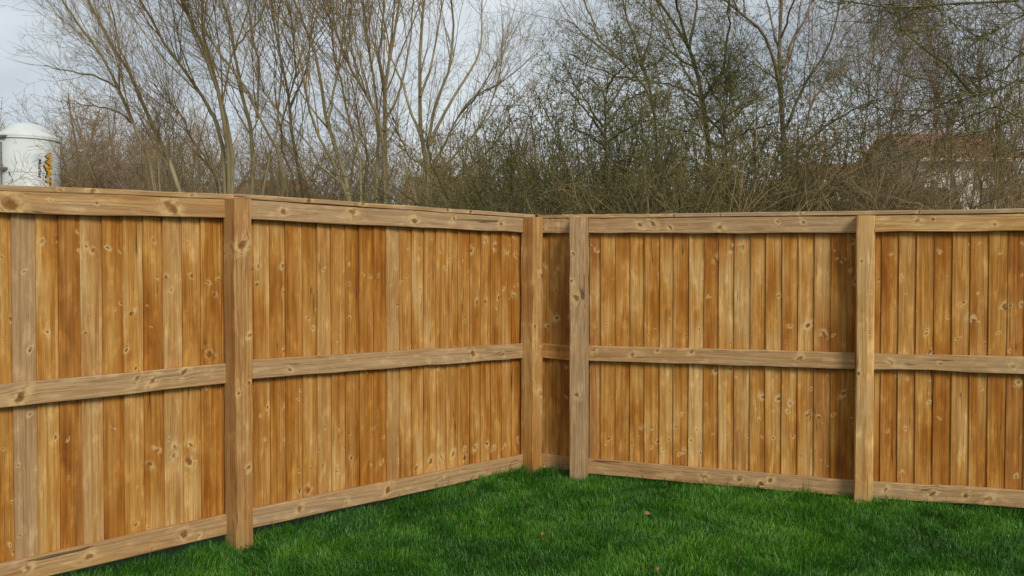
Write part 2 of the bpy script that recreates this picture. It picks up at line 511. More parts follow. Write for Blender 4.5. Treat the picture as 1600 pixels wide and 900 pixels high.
def rail(parent, name, P0, z0, P1, z1, h, th, n, tone, grey, seed, knots=None, nk=3, wavy=None, front=0.0, seg=12):
    """rail between two plan points; z0, z1 heights of its top edge at the ends; knots as (along from P0, up from middle, r)"""
    a = v3(P0, z0 - h / 2) + v3(n, 0) * front; b_ = v3(P1, z1 - h / 2) + v3(n, 0) * front
    az = (b_ - a); L = az.length; az.normalize()
    ay = v3(-n, 0)
    ax = ay.cross(az)          # across: points down or up
    me = timber(name, L, h, th, seg=seg, seed=seed, wavy=wavy, ch=0.0035)
    o = link(name, me, WOOD, parent)
    o.matrix_basis = frame(a, ax, az, ay)
    if knots is None:
        knots = rnd_knots(L, h, nk, 0.007, 0.016, KR)
    else:
        sgn = 1 if ax.z > 0 else -1
        knots = [(sgn * k[1], k[0], k[2]) for k in knots]
    looks(o, tone, grey, seed * 0.61, knots)
    return o


def boards(parent, pts, u, n, zb0, zb1, zt0, zt1, tones, thick_left, back, seed0, fams):
    """pts: plan points of the seams; boards fill between them and lap 16 mm under the next"""
    A, B = pts[0], pts[-1]; full = (B - A).length
    fam_left = 0; fam = []; fseed = 0
    for i in range(len(pts) - 1):
        if fam_left <= 0:
            fam_left = fams[i] if isinstance(fams, dict) and i in fams else KR.choice((1, 2, 2, 3, 4))
            fseed = KR.uniform(0, 40)
            nk = KR.choice((4, 5, 5, 6))
            fam = [(KR.uniform(0.06, 1.58), KR.uniform(0.0026, 0.0062) if KR.random() < 0.78 else KR.uniform(0.007, 0.012)) for _ in range(nk)]
        fam_left -= 1
        p0, p1 = pts[i], pts[i + 1]
        w = (p1 - p0).length; W = w + 0.016
        s = ((p0 + p1) / 2 - A).dot(u) / max(full, 1e-6)
        zb = zb0 + (zb1 - zb0) * s; zt = zt0 + (zt1 - zt0) * s
        me = feather("board", zt - zb, W, thick_left, seed0 + i)
        o = link("board", me, WOOD, parent)
        # slope the board so its thin edge tucks under its neighbour
        sl = 0.0065 / W * (1 if thick_left else -1)
        ax = (v3(u, 0) - v3(n, 0) * sl).normalized()
        ay = Vector((0, 0, 1)).cross(ax)
        base = p0 if thick_left else p0 - u * 0.016
        off = 0.0 if thick_left else -0.010
        o.matrix_basis = frame(v3(base, zb) - v3(n, 0) * (back - off - 0.0), ax, Vector((0, 0, 1)), ay)
        kn = []
        for (kz, kr) in fam:
            kn.append((KR.uniform(0.1, 0.9) * W, kz + KR.uniform(-0.05, 0.05), kr * KR.uniform(0.6, 1.2)))
        for _ in range(KR.choice((1, 2))): kn.append((KR.uniform(0.15, 0.85) * W, KR.uniform(0.1, 1.6), KR.uniform(0.003, 0.006)))
        tn = tones[i] if i < len(tones) else KR.uniform(0.25, 0.7)
        g = 0.0
        if isinstance(tn, tuple): tn, g = tn
        tn = 0.40 + (tn - 0.40) * 0.72; g *= 0.85
        looks(o, tn + KR.uniform(-0.05, 0.05), g, fseed + KR.uniform(0, 0.35), kn)


RT = 0.032           # rail thickness
CAPH = 0.026


def bay(parent, P0, P1, u, n, rows0, rows1, px_pts, tones, thick_left, seed, kn=None, wavy=None, grey=(0.75, 0.7, 0.75, 0.7), tone=0.35, fams=None):
    """rows: photo rows of cap top, rail top, mid top, bottom rail top at the two ends"""
    kn = kn or {}
    z0 = [z_at(P0, r) for r in rows0]; z1 = [z_at(P1, r) for r in rows1]
    H = 0.104
    rail(parent, "rail", P0, z0[1], P1, z1[1], H, RT, n, tone, grey[0], seed + 1, kn.get('top'), wavy=(wavy or {}).get('top'))
    rail(parent, "rail", P0, z0[2], P1, z1[2], H, RT, n, tone, grey[1], seed + 2, kn.get('mid'), wavy=(wavy or {}).get('mid'))
    rail(parent, "gravel_board", P0, z0[3], P1, z1[3], H, RT, n, tone, grey[2], seed + 3, kn.get('bot'))
    # boards stand behind the rails, from just above the ground to the underside of the capping
    boards(parent, px_pts, u, n, z0[3] - H + 0.012, z1[3] - H + 0.012, z0[1] - 0.002, z1[1] - 0.002, tones, thick_left, RT + 0.016, seed * 10, fams or {})
    return z0, z1


def cap(parent, P0, z0, P1, z1, n, seed, knots, grey=0.8, tone=0.3):
    """capping strip: lies flat over rail and boards; local Z along, X across its depth"""
    a = v3(P0, z0) + v3(n, 0) * 0.006; b_ = v3(P1, z1) + v3(n, 0) * 0.006
    az = (b_ - a); L = az.length; az.normalize()
    dep = 0.085
    me = timber("capping", L, CAPH, dep, seg=16, wob=0.0009, ch=0.003, seed=seed)
    o = link("capping", me, WOOD, parent)
    ay = v3(-n, 0); ax = ay.cross(az)
    o.matrix_basis = frame(a - Vector((0, 0, CAPH / 2)), ax, az, ay)
    looks(o, tone, grey, seed * 0.43, [(0.0, k[0], k[1]) for k in knots])


# ---- left run: bay beyond the frame, bay 0, post, bay 1, corner post
fl = tag(empty("wooden_fence", (LA.x, LA.y, 0)), "golden close-board timber fence running from the left edge to the corner post, silo above it", "fence")
fl_inv = None
bpy.context.view_layer.update()


def seam_pts(A, u, pxs): return [on_line(A, u, p) for p in pxs]


# helper so that children keep world placement under the thing's Empty
def settle(root):
    bpy.context.view_layer.update()
    inv = root.matrix_world.inverted()
    for ch in root.children:
        ch.matrix_parent_inverse = inv


P_l0 = on_line(LA, uL, 352.0)
P_far = P_l0 - uL * 2.10
rows_l0 = (303.0, 309.5, 568.5, 804.5)
z350 = [z_at(P_l0, r) for r in rows_l0]
P_0 = on_line(LA, uL, 0.0)
zed = [z_at(P_0, r) for r in (288.0, 296.0, 601.0, 881.6)]
slope = [(a - b) / (P_l0 - P_0).length for a, b in zip(z350, zed)]
rows_dummy = None
seams0 = [0, 23.4, 60.4, 95.5, 132, 165, 198, 229.6, 260.6, 290, 319, 352.5]
pts0 = seam_pts(LA, uL, seams0)
pre = []
p = pts0[0]
for i in range(9):
    pre.insert(0, p - uL * 0.102 * (i + 1))
pts_all0 = [q_ for q_ in pre if (q_ - P_far).dot(uL) > 0.02]
npre = len(pts_all0)
pts_all0 = pts_all0 + pts0 + [pts0[-1] + uL * 0.08]
tones0 = [0.4] * npre + [0.30, (0.35, 0.85), 0.30, 0.74, (0.25, 0.30), 0.62, 0.32, 0.55, (0.22, 0.25), 0.28, 0.55]


def rows_from(P, zs):
    out = []
    for z in zs:
        lo, hi = 0.0, 1400.0
        for _ in range(50):
            mid = (lo + hi) / 2
            if z_at(P, mid) > z: lo = mid
            else: hi = mid
        out.append((lo + hi) / 2)
    return out


dist = (P_l0 - P_far).length
zfar = [a - s * dist for a, s in zip(z350, slope)]


def rail_bay_z(parent, P0, P1, u, n, z0, z1, pts, tones, thick_left, seed, kn, grey, wavy=None, fams=None, tone=0.35):
    H = 0.104
    wavy = wavy or {}
    rail(parent, "rail", P0, z0[1], P1, z1[1], H, RT, n, tone, grey[0], seed + 1, kn.get('top'), wavy=wavy.get('top'))
    rail(parent, "rail", P0, z0[2], P1, z1[2], H, RT, n, tone, grey[1], seed + 2, kn.get('mid'), wavy=wavy.get('mid'))
    rail(parent, "gravel_board", P0, z0[3], P1, z1[3], H, RT, n, tone, grey[2], seed + 3, kn.get('bot'))
    boards(parent, pts, u, n, z0[3] - H + 0.012, z1[3] - H + 0.012, z0[1] - 0.004, z1[1] - 0.004, tones, thick_left, RT + 0.016, seed * 10, fams or {})


def along(P, A, u, px): return (on_line(A, u, px) - P).dot(u)


def KN(P, A, u, lst):
    """knots given as (photo column, height above the rail's middle, radius)"""
    return [(along(P, A, u, px), up, r_) for px, up, r_ in lst]


rail_bay_z(fl, P_far, P_l0, uL, nL, zfar, z350, pts_all0, tones0, True, 100,
           {'top': KN(P_far, LA, uL, [(14, -0.008, 0.026), (268, -0.008, 0.022), (152, 0.005, 0.005), (80, 0.012, 0.004)]),
            'mid': KN(P_far, LA, uL, [(30, -0.01, 0.017), (237, 0.0, 0.013), (214, 0.02, 0.009), (288, 0.03, 0.013)]),
            'bot': KN(P_far, LA, uL, [(285, 0.0, 0.014), (135, 0.0, 0.012), (40, 0.01, 0.010), (308, -0.02, 0.007)])},
           (0.50, 0.70, 0.60), fams={npre: 1, npre + 1: 1})
# post 1
post(fl, P_l0, uL, nL, z350[0] - 0.028, 0.45, 0.34, [(-0.008, 1.72, 0.019), (0.03, 1.25, 0.008), (0.02, 0.55, 0.009), (-0.03, 0.95, 0.007), (0.03, 1.0, 0.006)], 41)
# bay 1
P_b1a, P_b1b = on_line(LA, uL, 391.0), on_line(LA, uL, 817.0)
z1a = [z_at(P_b1a, r) for r in (304.6, 312.2, 562.5, 795.6)]
z1b = [z_at(P_b1b, r) for r in (334.2, 340.2, 536.7, 710.5)]
seams1 = [391, 401.5, 427.5, 452, 478, 501, 524, 546, 567, 590, 609.5, 631, 650, 668, 688, 703.5, 722, 740, 757.5, 773, 790, 805.5, 818]
tones1 = [0.30, 0.32, 0.36, 0.45, 0.45, (0.28, 0.25), 0.35, 0.55, 0.68, 0.70, (0.25, 0.35), (0.4, 0.1), 0.22, 0.25, 0.30, 0.24, 0.28, 0.55, 0.42, 0.62, 0.30, 0.55]
rail_bay_z(fl, P_b1a, P_b1b, uL, nL, z1a, z1b, seam_pts(LA, uL, seams1) + [on_line(LA, uL, 818) + uL * 0.09], tones1, True, 120,
           {'top': KN(P_b1a, LA, uL, [(443, 0.0, 0.012), (552, 0.02, 0.016), (647, -0.01, 0.014), (710, 0.015, 0.008), (783, 0.0, 0.014)]),
            'mid': KN(P_b1a, LA, uL, [(739, 0.0, 0.015), (670, -0.025, 0.007), (452, -0.015, 0.008), (787, -0.01, 0.009)]),
            'bot': KN(P_b1a, LA, uL, [(605, 0.0, 0.014), (466, 0.0, 0.012), (540, -0.02, 0.008), (690, 0.0, 0.008)])},
           (0.80, 0.70, 0.76), fams={0: 3, 3: 2, 5: 5, 10: 2, 12: 5, 17: 5})
# corner post
post(fl, P_b1b, uL, nL, z1b[0] - 0.025, 0.38, 0.18, [(0.036, 1.55, 0.016), (0.03, 0.72, 0.017), (-0.03, 1.2, 0.007), (0.02, 1.07, 0.006)], 43, w=0.102)
# capping along the left run
cap(fl, P_far, zfar[0], P_l0 + uL * 0.05, z350[0] - slope[0] * 0 , nL, 51, [(along(P_far, LA, uL, 145), 0.013), (along(P_far, LA, uL, 95), 0.006), (along(P_far, LA, uL, 300), 0.007)], 0.6)
cap(fl, P_l0 + uL * 0.052, z1a[0] + 0.003, P_b1b + uL * 0.12, z1b[0], nL, 52, [(along(P_l0, LA, uL, 470), 0.01), (along(P_l0, LA, uL, 555), 0.013), (along(P_l0, LA, uL, 725), 0.011), (along(P_l0, LA, uL, 690), 0.008)], 0.75)
settle(fl)

# ---- right run: short corner bay, post, bay, post, bay running out of frame
fr = tag(empty("wooden_fence", (RA.x, RA.y, 0)), "close-board timber fence with dark board seams running from the corner to the right edge", "fence")
zs0 = [z_at(SA, r) for r in (335.2, 341.2, 536.2, 708.8)]
zs1 = [z_at(SB, r) for r in (335.0, 340.8, 540.5, 715.0)]
sp = [SA + uS * k for k in (0.0, 0.050, 0.135, 0.215, (SB - SA).length)]
rail_bay_z(fr, SA, SB, uS, nS, zs0, zs1, sp, [0.6, 0.62, 0.66, 0.7], True, 140,
           {'top': [(0.02, -0.02, 0.008)], 'mid': [], 'bot': []}, (0.70, 0.15, 0.55), tone=0.45)
P_r0 = on_line(RA, uR, 919.5)
P_r1 = on_line(RA, uR, 1337.0)
zr0 = [z_at(P_r0, r) for r in (334.6, 340.2, 540.2, 716.8)]
zr1 = [z_at(P_r1, r) for r in (332.0, 338.2, 551.3, 751.0)]
post(fr, P_r0 - uR * 0.108, uR, nR, zr0[0] - 0.026, 0.22, 0.80, [(-0.03, 1.70, 0.010), (-0.01, 1.40, 0.017), (-0.035, 1.52, 0.009), (-0.03, 1.15, 0.005), (0.0, 0.74, 0.012)], 45, w=0.108)
seams2 = [919.5, 937, 960, 983, 1006, 1029, 1052, 1075, 1099, 1122.5, 1146.7, 1171.7, 1196.7, 1221.7, 1247, 1273, 1299, 1324, 1339]
tones2 = [(0.45, 0.25), 0.38, 0.58, 0.42, 0.40, 0.36, 0.42, 0.15, 0.45, 0.36, (0.2, 0.2), 0.42, 0.38, 0.36, 0.34, (0.5, 0.15), 0.72, 0.74]
rail_bay_z(fr, P_r0, P_r1, uR, nR, zr0, zr1, seam_pts(RA, uR, seams2) + [on_line(RA, uR, 1339) + uR * 0.07], tones2, True, 160,
           {'top': KN(P_r0, RA, uR, [(1000, 0.0, 0.012), (1020, 0.01, 0.013), (1047, -0.015, 0.009), (1125, -0.02, 0.014), (1215, 0.02, 0.008), (1254, 0.02, 0.009)]),
            'mid': KN(P_r0, RA, uR, [(928, 0.03, 0.014), (1081, 0.028, 0.010), (988, 0.0, 0.010), (1250, 0.01, 0.013), (1028, 0.03, 0.007)]),
            'bot': KN(P_r0, RA, uR, [(1102, -0.005, 0.012), (1157, 0.0, 0.013), (1205, 0.01, 0.012), (1190, -0.015, 0.010)])},
           (0.72, 0.62, 0.62), fams={0: 1, 1: 2, 3: 5, 8: 3, 11: 3, 14: 2})
post(fr, P_r1, uR, nR, zr1[0] - 0.024, 0.10, 0.18, [(-0.035, 0.95, 0.009), (-0.02, 1.65, 0.006), (0.03, 1.45, 0.004), (0.03, 1.2, 0.004)], 47, w=0.108, wane=(0.052, 0.036))
P_r2 = on_line(RA, uR, 1352.0)
P_r3 = P_r2 + uR * 2.35
P_1600 = on_line(RA, uR, 1600.0)
zq = [z_at(P_1600, r) for r in (327.3, 334.5, 558.3, 767.0)]
zr2 = [z_at(P_r2, r) for r in (331.2, 337.4, 551.7, 752.0)]
ext = (P_r3 - P_r2).length / (P_1600 - P_r2).length
zr3 = [a + (b - a) * ext for a, b in zip(zr2, zq)]
seams3 = [1352, 1378, 1405, 1433, 1461, 1489, 1518, 1547, 1576, 1605]
pts3 = seam_pts(RA, uR, seams3)
while (P_r3 - pts3[-1]).dot(uR) > 0.05: pts3.append(pts3[-1] + uR * 0.106)
tones3 = [0.66, 0.58, (0.42, 0.15), 0.50, 0.66, 0.46, 0.46, 0.40, 0.62, 0.5]
rail_bay_z(fr, P_r2, P_r3, uR, nR, zr2, zr3, pts3, tones3, True, 180,
           {'top': KN(P_r2, RA, uR, [(1433, 0.02, 0.012), (1553, -0.005, 0.009), (1457, 0.03, 0.006)]),
            'mid': KN(P_r2, RA, uR, [(1393, 0.0, 0.010), (1585, -0.01, 0.012), (1470, 0.0, 0.006)]),
            'bot': KN(P_r2, RA, uR, [(1460, 0.0, 0.013), (1548, -0.01, 0.014), (1512, 0.0, 0.010), (1387, 0.01, 0.010)])},
           (0.30, 0.66, 0.66), wavy={'top': 1, 'mid': 1}, fams={0: 3, 3: 1, 4: 1, 5: 3}, tone=0.2)
post(fr, P_r3, uR, nR, zr3[0] - 0.024, 0.4, 0.5, rnd_knots(1.8, 0.1, 4, 0.006, 0.014, KR), 49)
cap(fr, SA - uS * 0.02, zs0[0], SB - uS * 0.0, zs1[0], nS, 53, [], 0.7)
cap(fr, P_r0 - uR * 0.11, zr0[0], on_line(RA, uR, 1052), zr0[0] + (zr1[0] - zr0[0]) * 0.33, nR, 54, [(0.70, 0.012)], 0.55)
cap(fr, on_line(RA, uR, 1053.5), zr0[0] + (zr1[0] - zr0[0]) * 0.33 + 0.002, P_r3 + uR * 0.1, zr3[0], nR, 55, [(0.8, 0.008), (0.3, 0.006), (1.5, 0.007)], 0.85)
settle(fr)


# ------------------------------------------------------------------ grass blades
def inside(x, y, mL=0.0, mR=0.0):
    """signed clearance in front of both runs"""
    dl = (x - LA.x) * nL.x + (y - LA.y) * nL.y
    dr = (x - RA.x) * nR.x + (y - RA.y) * nR.y
    return np.minimum(dl, dr + 0.05)


def vnoise(x, y, f, s):
    r = np.random.default_rng(s)
    tab = r.random((64, 64)); xf, yf = x * f, y * f
    xi, yi = np.floor(xf).astype(int), np.floor(yf).astype(int)
    fx, fy = xf - xi, yf - yi; fx = fx*fx*(3-2*fx); fy = fy*fy*(3-2*fy)
    g = lambda a, b: tab[a % 64, b % 64]
    return (g(xi, yi)*(1-fx) + g(xi+1, yi)*fx)*(1-fy) + (g(xi, yi+1)*(1-fx) + g(xi+1, yi+1)*fx)*fy


def blades(n_near, n_far):
    xs = np.concatenate([rng.uniform(-3.3, 3.9, n_near), rng.uniform(-5.2, 6.2, n_far)])
    ys = np.concatenate([rng.uniform(3.7, 6.62, n_near), rng.uniform(0.2, 4.2, n_far)])
    cl = inside(xs, ys)
    keep = cl > -0.055
    xs, ys, cl = xs[keep], ys[keep], cl[keep]
    n = len(xs)
    big = np.clip((vnoise(xs, ys, 1.9, 1) * 0.55 + vnoise(xs, ys, 5.3, 2) * 0.45 - 0.5) * 1.5 + 0.5, 0, 1)
    cl_n = vnoise(xs, ys, 11.0, 3)
    ln = (0.026 + 0.030 * rng.random(n)) * (0.75 + 0.6 * cl_n)
    tall = rng.random(n)
    edge = np.clip(1 - cl / 0.10, 0, 1)
    ln *= 1 + 0.35 * edge + np.where(tall > 0.992, 0.9, 0) + np.where((tall > 0.86) & (edge > 0), 0.9 * edge, 0)
    wd = rng.uniform(0.0014, 0.0030, n)
    ang = vnoise(xs, ys, 3.1, 5) * 9.0 + vnoise(xs, ys, 9.0, 6) * 4 + rng.normal(0, 1.0, n)
    lean = np.clip(rng.normal(0.50, 0.28, n), 0.02, 1.15)
    face = rng.uniform(0, math.pi, n)
    dx, dy = np.cos(ang), np.sin(ang)
    wx, wy = np.cos(face) * wd, np.sin(face) * wd
    base = np.stack([xs, ys, ground_h(xs, ys) - 0.004], -1)
    d1 = np.stack([dx * np.sin(lean * 0.55), dy * np.sin(lean * 0.55), np.cos(lean * 0.55)], -1)
    d2 = np.stack([dx * np.sin(lean * 1.5), dy * np.sin(lean * 1.5), np.cos(lean * 1.5)], -1)
    midp = base + d1 * (ln * 0.55)[:, None]; tip = midp + d2 * (ln * 0.45)[:, None]
    w = np.stack([wx, wy, np.zeros(n)], -1)
    V = np.stack([base - w, base + w, midp + w * 0.8, midp - w * 0.8, tip], 1).reshape(-1, 3)
    i = np.arange(n)[:, None] * 5
    quads = i + np.array([[0, 1, 2, 3]]); tris = i + np.array([[3, 2, 4]])
    tint = np.clip(0.10 + 0.62 * big + 0.22 * (cl_n - 0.5) + rng.normal(0, 0.13, n), 0, 0.93)
    tint = np.where(rng.random(n) > 0.995, 1.0, tint)
    me = mesh_np("grass", V, [quads, tris])
    at = me.attributes.new("tint", 'FLOAT', 'POINT')
    at.data.foreach_set("value", np.repeat(tint, 5).astype(np.float32))
    return me


tag(link("grass", blades(250000, 50000), GRASS_M), "short deep green lawn grass in front of the fence", "grass", kind='stuff')


# ------------------------------------------------------------------ trees
def norm(a): return a / np.maximum(np.linalg.norm(a, axis=-1, keepdims=True), 1e-9)


def tubes(P, Rr, sides):
    """P (n,k,3), Rr (n,k) -> verts, quads"""
    n, k, _ = P.shape
    T = np.gradient(P, axis=1); T = norm(T)
    ref = np.tile(np.array([0.31, 0.87, 0.38]), (n, 1)); al = np.abs((ref * T[:, 0]).sum(-1)) > 0.9
    ref[al] = (0.9, -0.3, 0.2)
    U = norm(np.cross(T, ref[:, None, :])); W = np.cross(T, U)
    a = np.arange(sides) * 2 * math.pi / sides
    V = P[:, :, None, :] + Rr[:, :, None, None] * (U[:, :, None, :] * np.cos(a)[None, None, :, None] + W[:, :, None, :] * np.sin(a)[None, None, :, None])
    idx = np.arange(n * k * sides).reshape(n, k, sides)
    nxt = np.roll(idx, -1, axis=2)
    Q = np.stack([idx[:, :-1], nxt[:, :-1], nxt[:, 1:], idx[:, 1:]], -1).reshape(-1, 4)
    return V.reshape(-1, 3), Q


def tube_mesh(name, sets):
    vs_, fs_ = [], []; b = 0
    for P, Rr, s in sets:
        if len(P) == 0: continue
        v, q = tubes(P, Rr, s); vs_.append(v); fs_.append(q + b); b += len(v)
    return mesh_np(name, np.concatenate(vs_), [np.concatenate(fs_)], True)


def resample(pts, k):
    """Catmull-Rom through points, k samples"""
    p = np.asarray(pts, float); p = np.vstack([2*p[0]-p[1], p, 2*p[-1]-p[-2]])
    m = len(p) - 3; out = []
    for t_ in np.linspace(0, m - 1e-6, k):
        i = int(t_); f = t_ - i; a, b, c, d = p[i], p[i+1], p[i+2], p[i+3]
        out.append(0.5 * (2*b + (c-a)*f + (2*a-5*b+4*c-d)*f*f + (-a+3*b-3*c+d)*f**3))
    return np.array(out)


def spawn(P, Rr, dens, t0, lmin, lmax, ang, up, npts, rng, rk=0.55, rl=0.006, wob=0.12, taper=0.6, rmin=0.0016, out=None, zmin=None):
    """children of every branch in P; dens = number per metre"""
    n, k, _ = P.shape
    seg = np.linalg.norm(np.diff(P, axis=1), axis=-1); L = seg.sum(1)
    cnt = rng.poisson(np.maximum(dens * L * (1 - t0), 0.0))
    par = np.repeat(np.arange(n), cnt); m = len(par)
    if m == 0: return np.zeros((0, npts, 3)), np.zeros((0, npts))
    t_ = t0 + (1 - t0) * rng.random(m) ** 0.85
    f = t_ * (k - 1); i = np.minimum(f.astype(int), k - 2); f = (f - i)[:, None]
    pos = P[par, i] * (1 - f) + P[par, i + 1] * f
    r0 = Rr[par, i] * (1 - f[:, 0]) + Rr[par, i + 1] * f[:, 0]
    if zmin is not None:
        ok = pos[:, 2] > zmin
        par, t_, pos, r0, i = par[ok], t_[ok], pos[ok], r0[ok], i[ok]; m = len(par)
    tan = norm(P[par, i + 1] - P[par, i])
    perp = norm(np.cross(tan, rng.normal(0, 1, (m, 3))))
    a = np.radians(rng.uniform(ang[0], ang[1], m))[:, None]
    d = norm(tan * np.cos(a) + perp * np.sin(a))
    if out is not None: d = norm(d + out)
    ln = rng.uniform(lmin, lmax, m) * (1 - taper * t_)
    r = np.minimum(r0 * rk, np.maximum(ln * rl, rmin))
    pts = [pos]; step = (ln / (npts - 1))[:, None]
    upv = np.array([0, 0, 1.0])
    for j in range(npts - 1):
        pts.append(pts[-1] + d * step)
        d = norm(d + upv * up + rng.normal(0, wob, (m, 3)))
    CP = np.stack(pts, 1)
    CR = r[:, None] * np.linspace(1, 0.38, npts)[None, :]
    return CP, np.maximum(CR, rmin * 0.55)


def resample_all(P, k):
    n, m, c = P.shape; f = np.linspace(0, m - 1, k); i = np.minimum(f.astype(int), m - 2); f = (f - i)[None, :, None]
    return P[:, i] * (1 - f) + P[:, i + 1] * f


def limbs_from_px(limbs, D, base_x, rng, spread=1.0, k=14, to_ground=True):
    """limbs: list of (pixel points, start radius px, depth drift)"""
    Ps, Rs = [], []
    for pts, rpx, drift in limbs:
        q_ = []
        n = len(pts)
        for j, (x, y) in enumerate(pts):
            q_.append(pix(x, y, D + drift * spread * j / max(n - 1, 1)))
        # carry on past the frame
        if pts[-1][1] < 25:
            d = (q_[-1] - q_[-2]).normalized()
            for _ in range(3):
                d = (d + Vector((rng.normal(0, .10), rng.normal(0, .10), 0.12))).normalized()
                q_.append(q_[-1] + d * 0.55)
        if to_ground and pts[0][1] > 255:
            b0 = q_[0]; bx = pix(base_x, 300, D).x
            q_.insert(0, Vector((b0.x + (bx - b0.x) * 0.45, D, b0.z * 0.5)))
            q_.insert(0, Vector((b0.x + (bx - b0.x) * 0.8, D, -0.06)))
        P = resample(q_, k)
        P[1:-1] += rng.normal(0, 0.012 * D / 14, P[1:-1].shape)
        r0 = rpx * D / F
        Rs.append(0.60 * r0 * (1 - 0.88 * np.linspace(0, 1, k) ** 0.75) + 0.004)
        Ps.append(P)
    return np.array(Ps), np.array(Rs)


def bare_tree(name, label, cat, limbs, D, base_x, seed, bark, twig, dens=(4.2, 6.0, 9.0), l1=(0.7, 1.9), l2=(0.3, 0.9), l3=(0.12, 0.42),
              ang=(18, 42), up=0.10, group=None, leaves=0, leaf_mat=None, wob=0.10, rmin=0.0031, t0=0.22, zmin=None, to_ground=True, stems=1.5):
    r = np.random.default_rng(seed)
    P0, R0 = limbs_from_px(limbs, D, base_x, r, to_ground=to_ground)
    # long secondary stems first: they give the crown its brush shape
    PS, RS = spawn(P0, R0, stems, 0.30, l1[1] * 0.9, l1[1] * 1.9, (10, 26), up * 0.7, 9, r, 0.6, 0.0060, wob * 0.7, 0.35, rmin * 1.6, zmin=zmin)
    PA = np.concatenate([resample_all(P0, 9), PS]); RA_ = np.concatenate([resample_all(R0[..., None], 9)[..., 0], RS])
    P1, R1 = spawn(PA, RA_, dens[0], t0, l1[0], l1[1], ang, up, 7, r, 0.6, 0.0064, wob, 0.45, rmin * 1.25, zmin=zmin)
    P2, R2 = spawn(P1, R1, dens[1], 0.12, l2[0], l2[1], (ang[0] + 4, ang[1] + 12), up * 0.9, 5, r, 0.6, 0.006, wob * 1.2, 0.5, rmin)
    P3, R3 = spawn(P2, R2, dens[2], 0.10, l3[0], l3[1], (ang[0] + 6, ang[1] + 18), up * 0.6, 3, r, 0.7, 0.006, wob * 1.3, 0.4, rmin * 0.8)
    # a rim of twigs straight off the limbs' ends
    P4, R4 = spawn(P0, R0, dens[1] * 1.2, 0.55, l2[0], l2[1], ang, up, 5, r, 0.5, 0.006, wob, 0.3, rmin, zmin=zmin)
    P5, R5 = spawn(P4, R4, dens[2], 0.10, l3[0], l3[1], ang, up, 3, r, 0.7, 0.006, wob, 0.4, rmin * 0.8)
    bx = pix(base_x, 300, D)
    root = tag(empty(name, (bx.x, D, 0)), label, cat, group)
    o = -np.array([bx.x, D, 0.0])
    tr = link("trunk", tube_mesh("trunk", [(P0 + o, R0, 7)]), bark, root)
    cr = link("crown", tube_mesh("crown", [(PS + o, RS, 4), (P1 + o, R1, 3), (P2 + o, R2, 3), (P3 + o, R3, 3), (P4 + o, R4, 3), (P5 + o, R5, 3)]), twig, root)
    if leaves:
        src = np.concatenate([P3[:, -3:].reshape(-1, 3), P5[:, -3:].reshape(-1, 3), P2.reshape(-1, 3)])
        link("leaves", leaf_mesh(src + o, leaves, r), leaf_mat, root)
    return root


def leaf_mesh(src, n, r, size=(0.006, 0.013)):
    p = src[r.integers(0, len(src), n)] + r.normal(0, 0.007, (n, 3))
    a = norm(r.normal(0, 1, (n, 3))); b = norm(np.cross(a, r.normal(0, 1, (n, 3))))
    s = r.uniform(size[0], size[1], n)[:, None]
    V = np.stack([p - a * s, p + b * s * 0.55, p + a * s, p - b * s * 0.55], 1).reshape(-1, 3)
    return mesh_np("leaves", V, [np.arange(n * 4).reshape(n, 4)])


A_L = [([(283,293),(260,241),(238,196),(212,134),(191,93),(171,58),(148,24),(135,0)], 6.5, 0.6),
       ([(243,293),(228,238),(209,193),(188,145),(169,100),(147,72),(123,38),(102,7)], 5.5, -0.5),
       ([(248,272),(247,224),(226,186),(209,162)], 2.4, 0.2),
       ([(188,138),(154,120),(126,114),(95,108),(67,103)], 2.4, -0.6),
       ([(212,193),(178,172),(143,165),(110,158)], 2.2, -1.0),
       ([(212,134),(196,98),(182,60),(178,25),(172,5)], 2.6, 0.8)]
bare_tree("bare_tree", "slender bare tree leaning left, two long stems rising right of the silo", "tree", A_L, 13.0, 275, 1, BARK_OLIVE, TWIG_OLIVE,
          dens=(4.6, 6.0, 8.5), l1=(0.6, 1.3), stems=1.6)
B_L = [([(352,299),(349,231),(336,185),(317,153),(295,121),(274,92),(260,68),(235,30),(215,-5)], 6.5, 0.6),
       ([(359,299),(354,220),(343,153),(331,117),(317,68),(290,18),(285,0)], 7.0, -0.6),
       ([(363,295),(363,228),(351,171),(336,132),(326,92),(319,64),(315,18),(313,-28)], 6.5, 1.0),
       ([(395,299),(394,220),(384,164),(372,121),(367,78),(361,46),(349,7)], 6.5, 0.3),
       ([(448,270),(427,228),(402,178),(377,124),(356,100),(331,68),(313,32),(300,0)], 4.0, -0.8),
       ([(416,270),(429,224),(434,171),(436,117),(438,78),(434,36),(440,0)], 3.0, 0.8),
       ([(402,185),(406,107),(402,82),(392,43),(384,0)], 2.6, -0.4),
       ([(343,290),(322,250),(300,215),(285,180),(262,160),(240,130)], 3.0, -1.2),
       ([(367,78),(380,60),(398,40),(412,10)], 2.4, 0.8)]
bare_tree("bare_tree", "dense many-stemmed bare tree behind the nearest left fence post", "tree", B_L, 13.6, 366, 2, BARK_OLIVE, TWIG_OLIVE,
          dens=(3.8, 5.8, 7.8))
C0_L = [([(473,302),(459,228),(452,171),(447,139),(438,89),(430,45),(424,5)], 5.0, 0.6),
        ([(466,300),(448,255),(440,205),(452,150),(462,110),(458,60),(450,10)], 3.0, -0.5),
        ([(452,171),(470,130),(482,95),(485,50),(492,5)], 2.8, 1.0)]
bare_tree("bare_tree", "thin upright bare tree between the two bushiest left trees", "tree", C0_L, 15.0, 470, 3, BARK_GREY, TWIG_OLIVE, dens=(4.4, 6.0, 8.0))
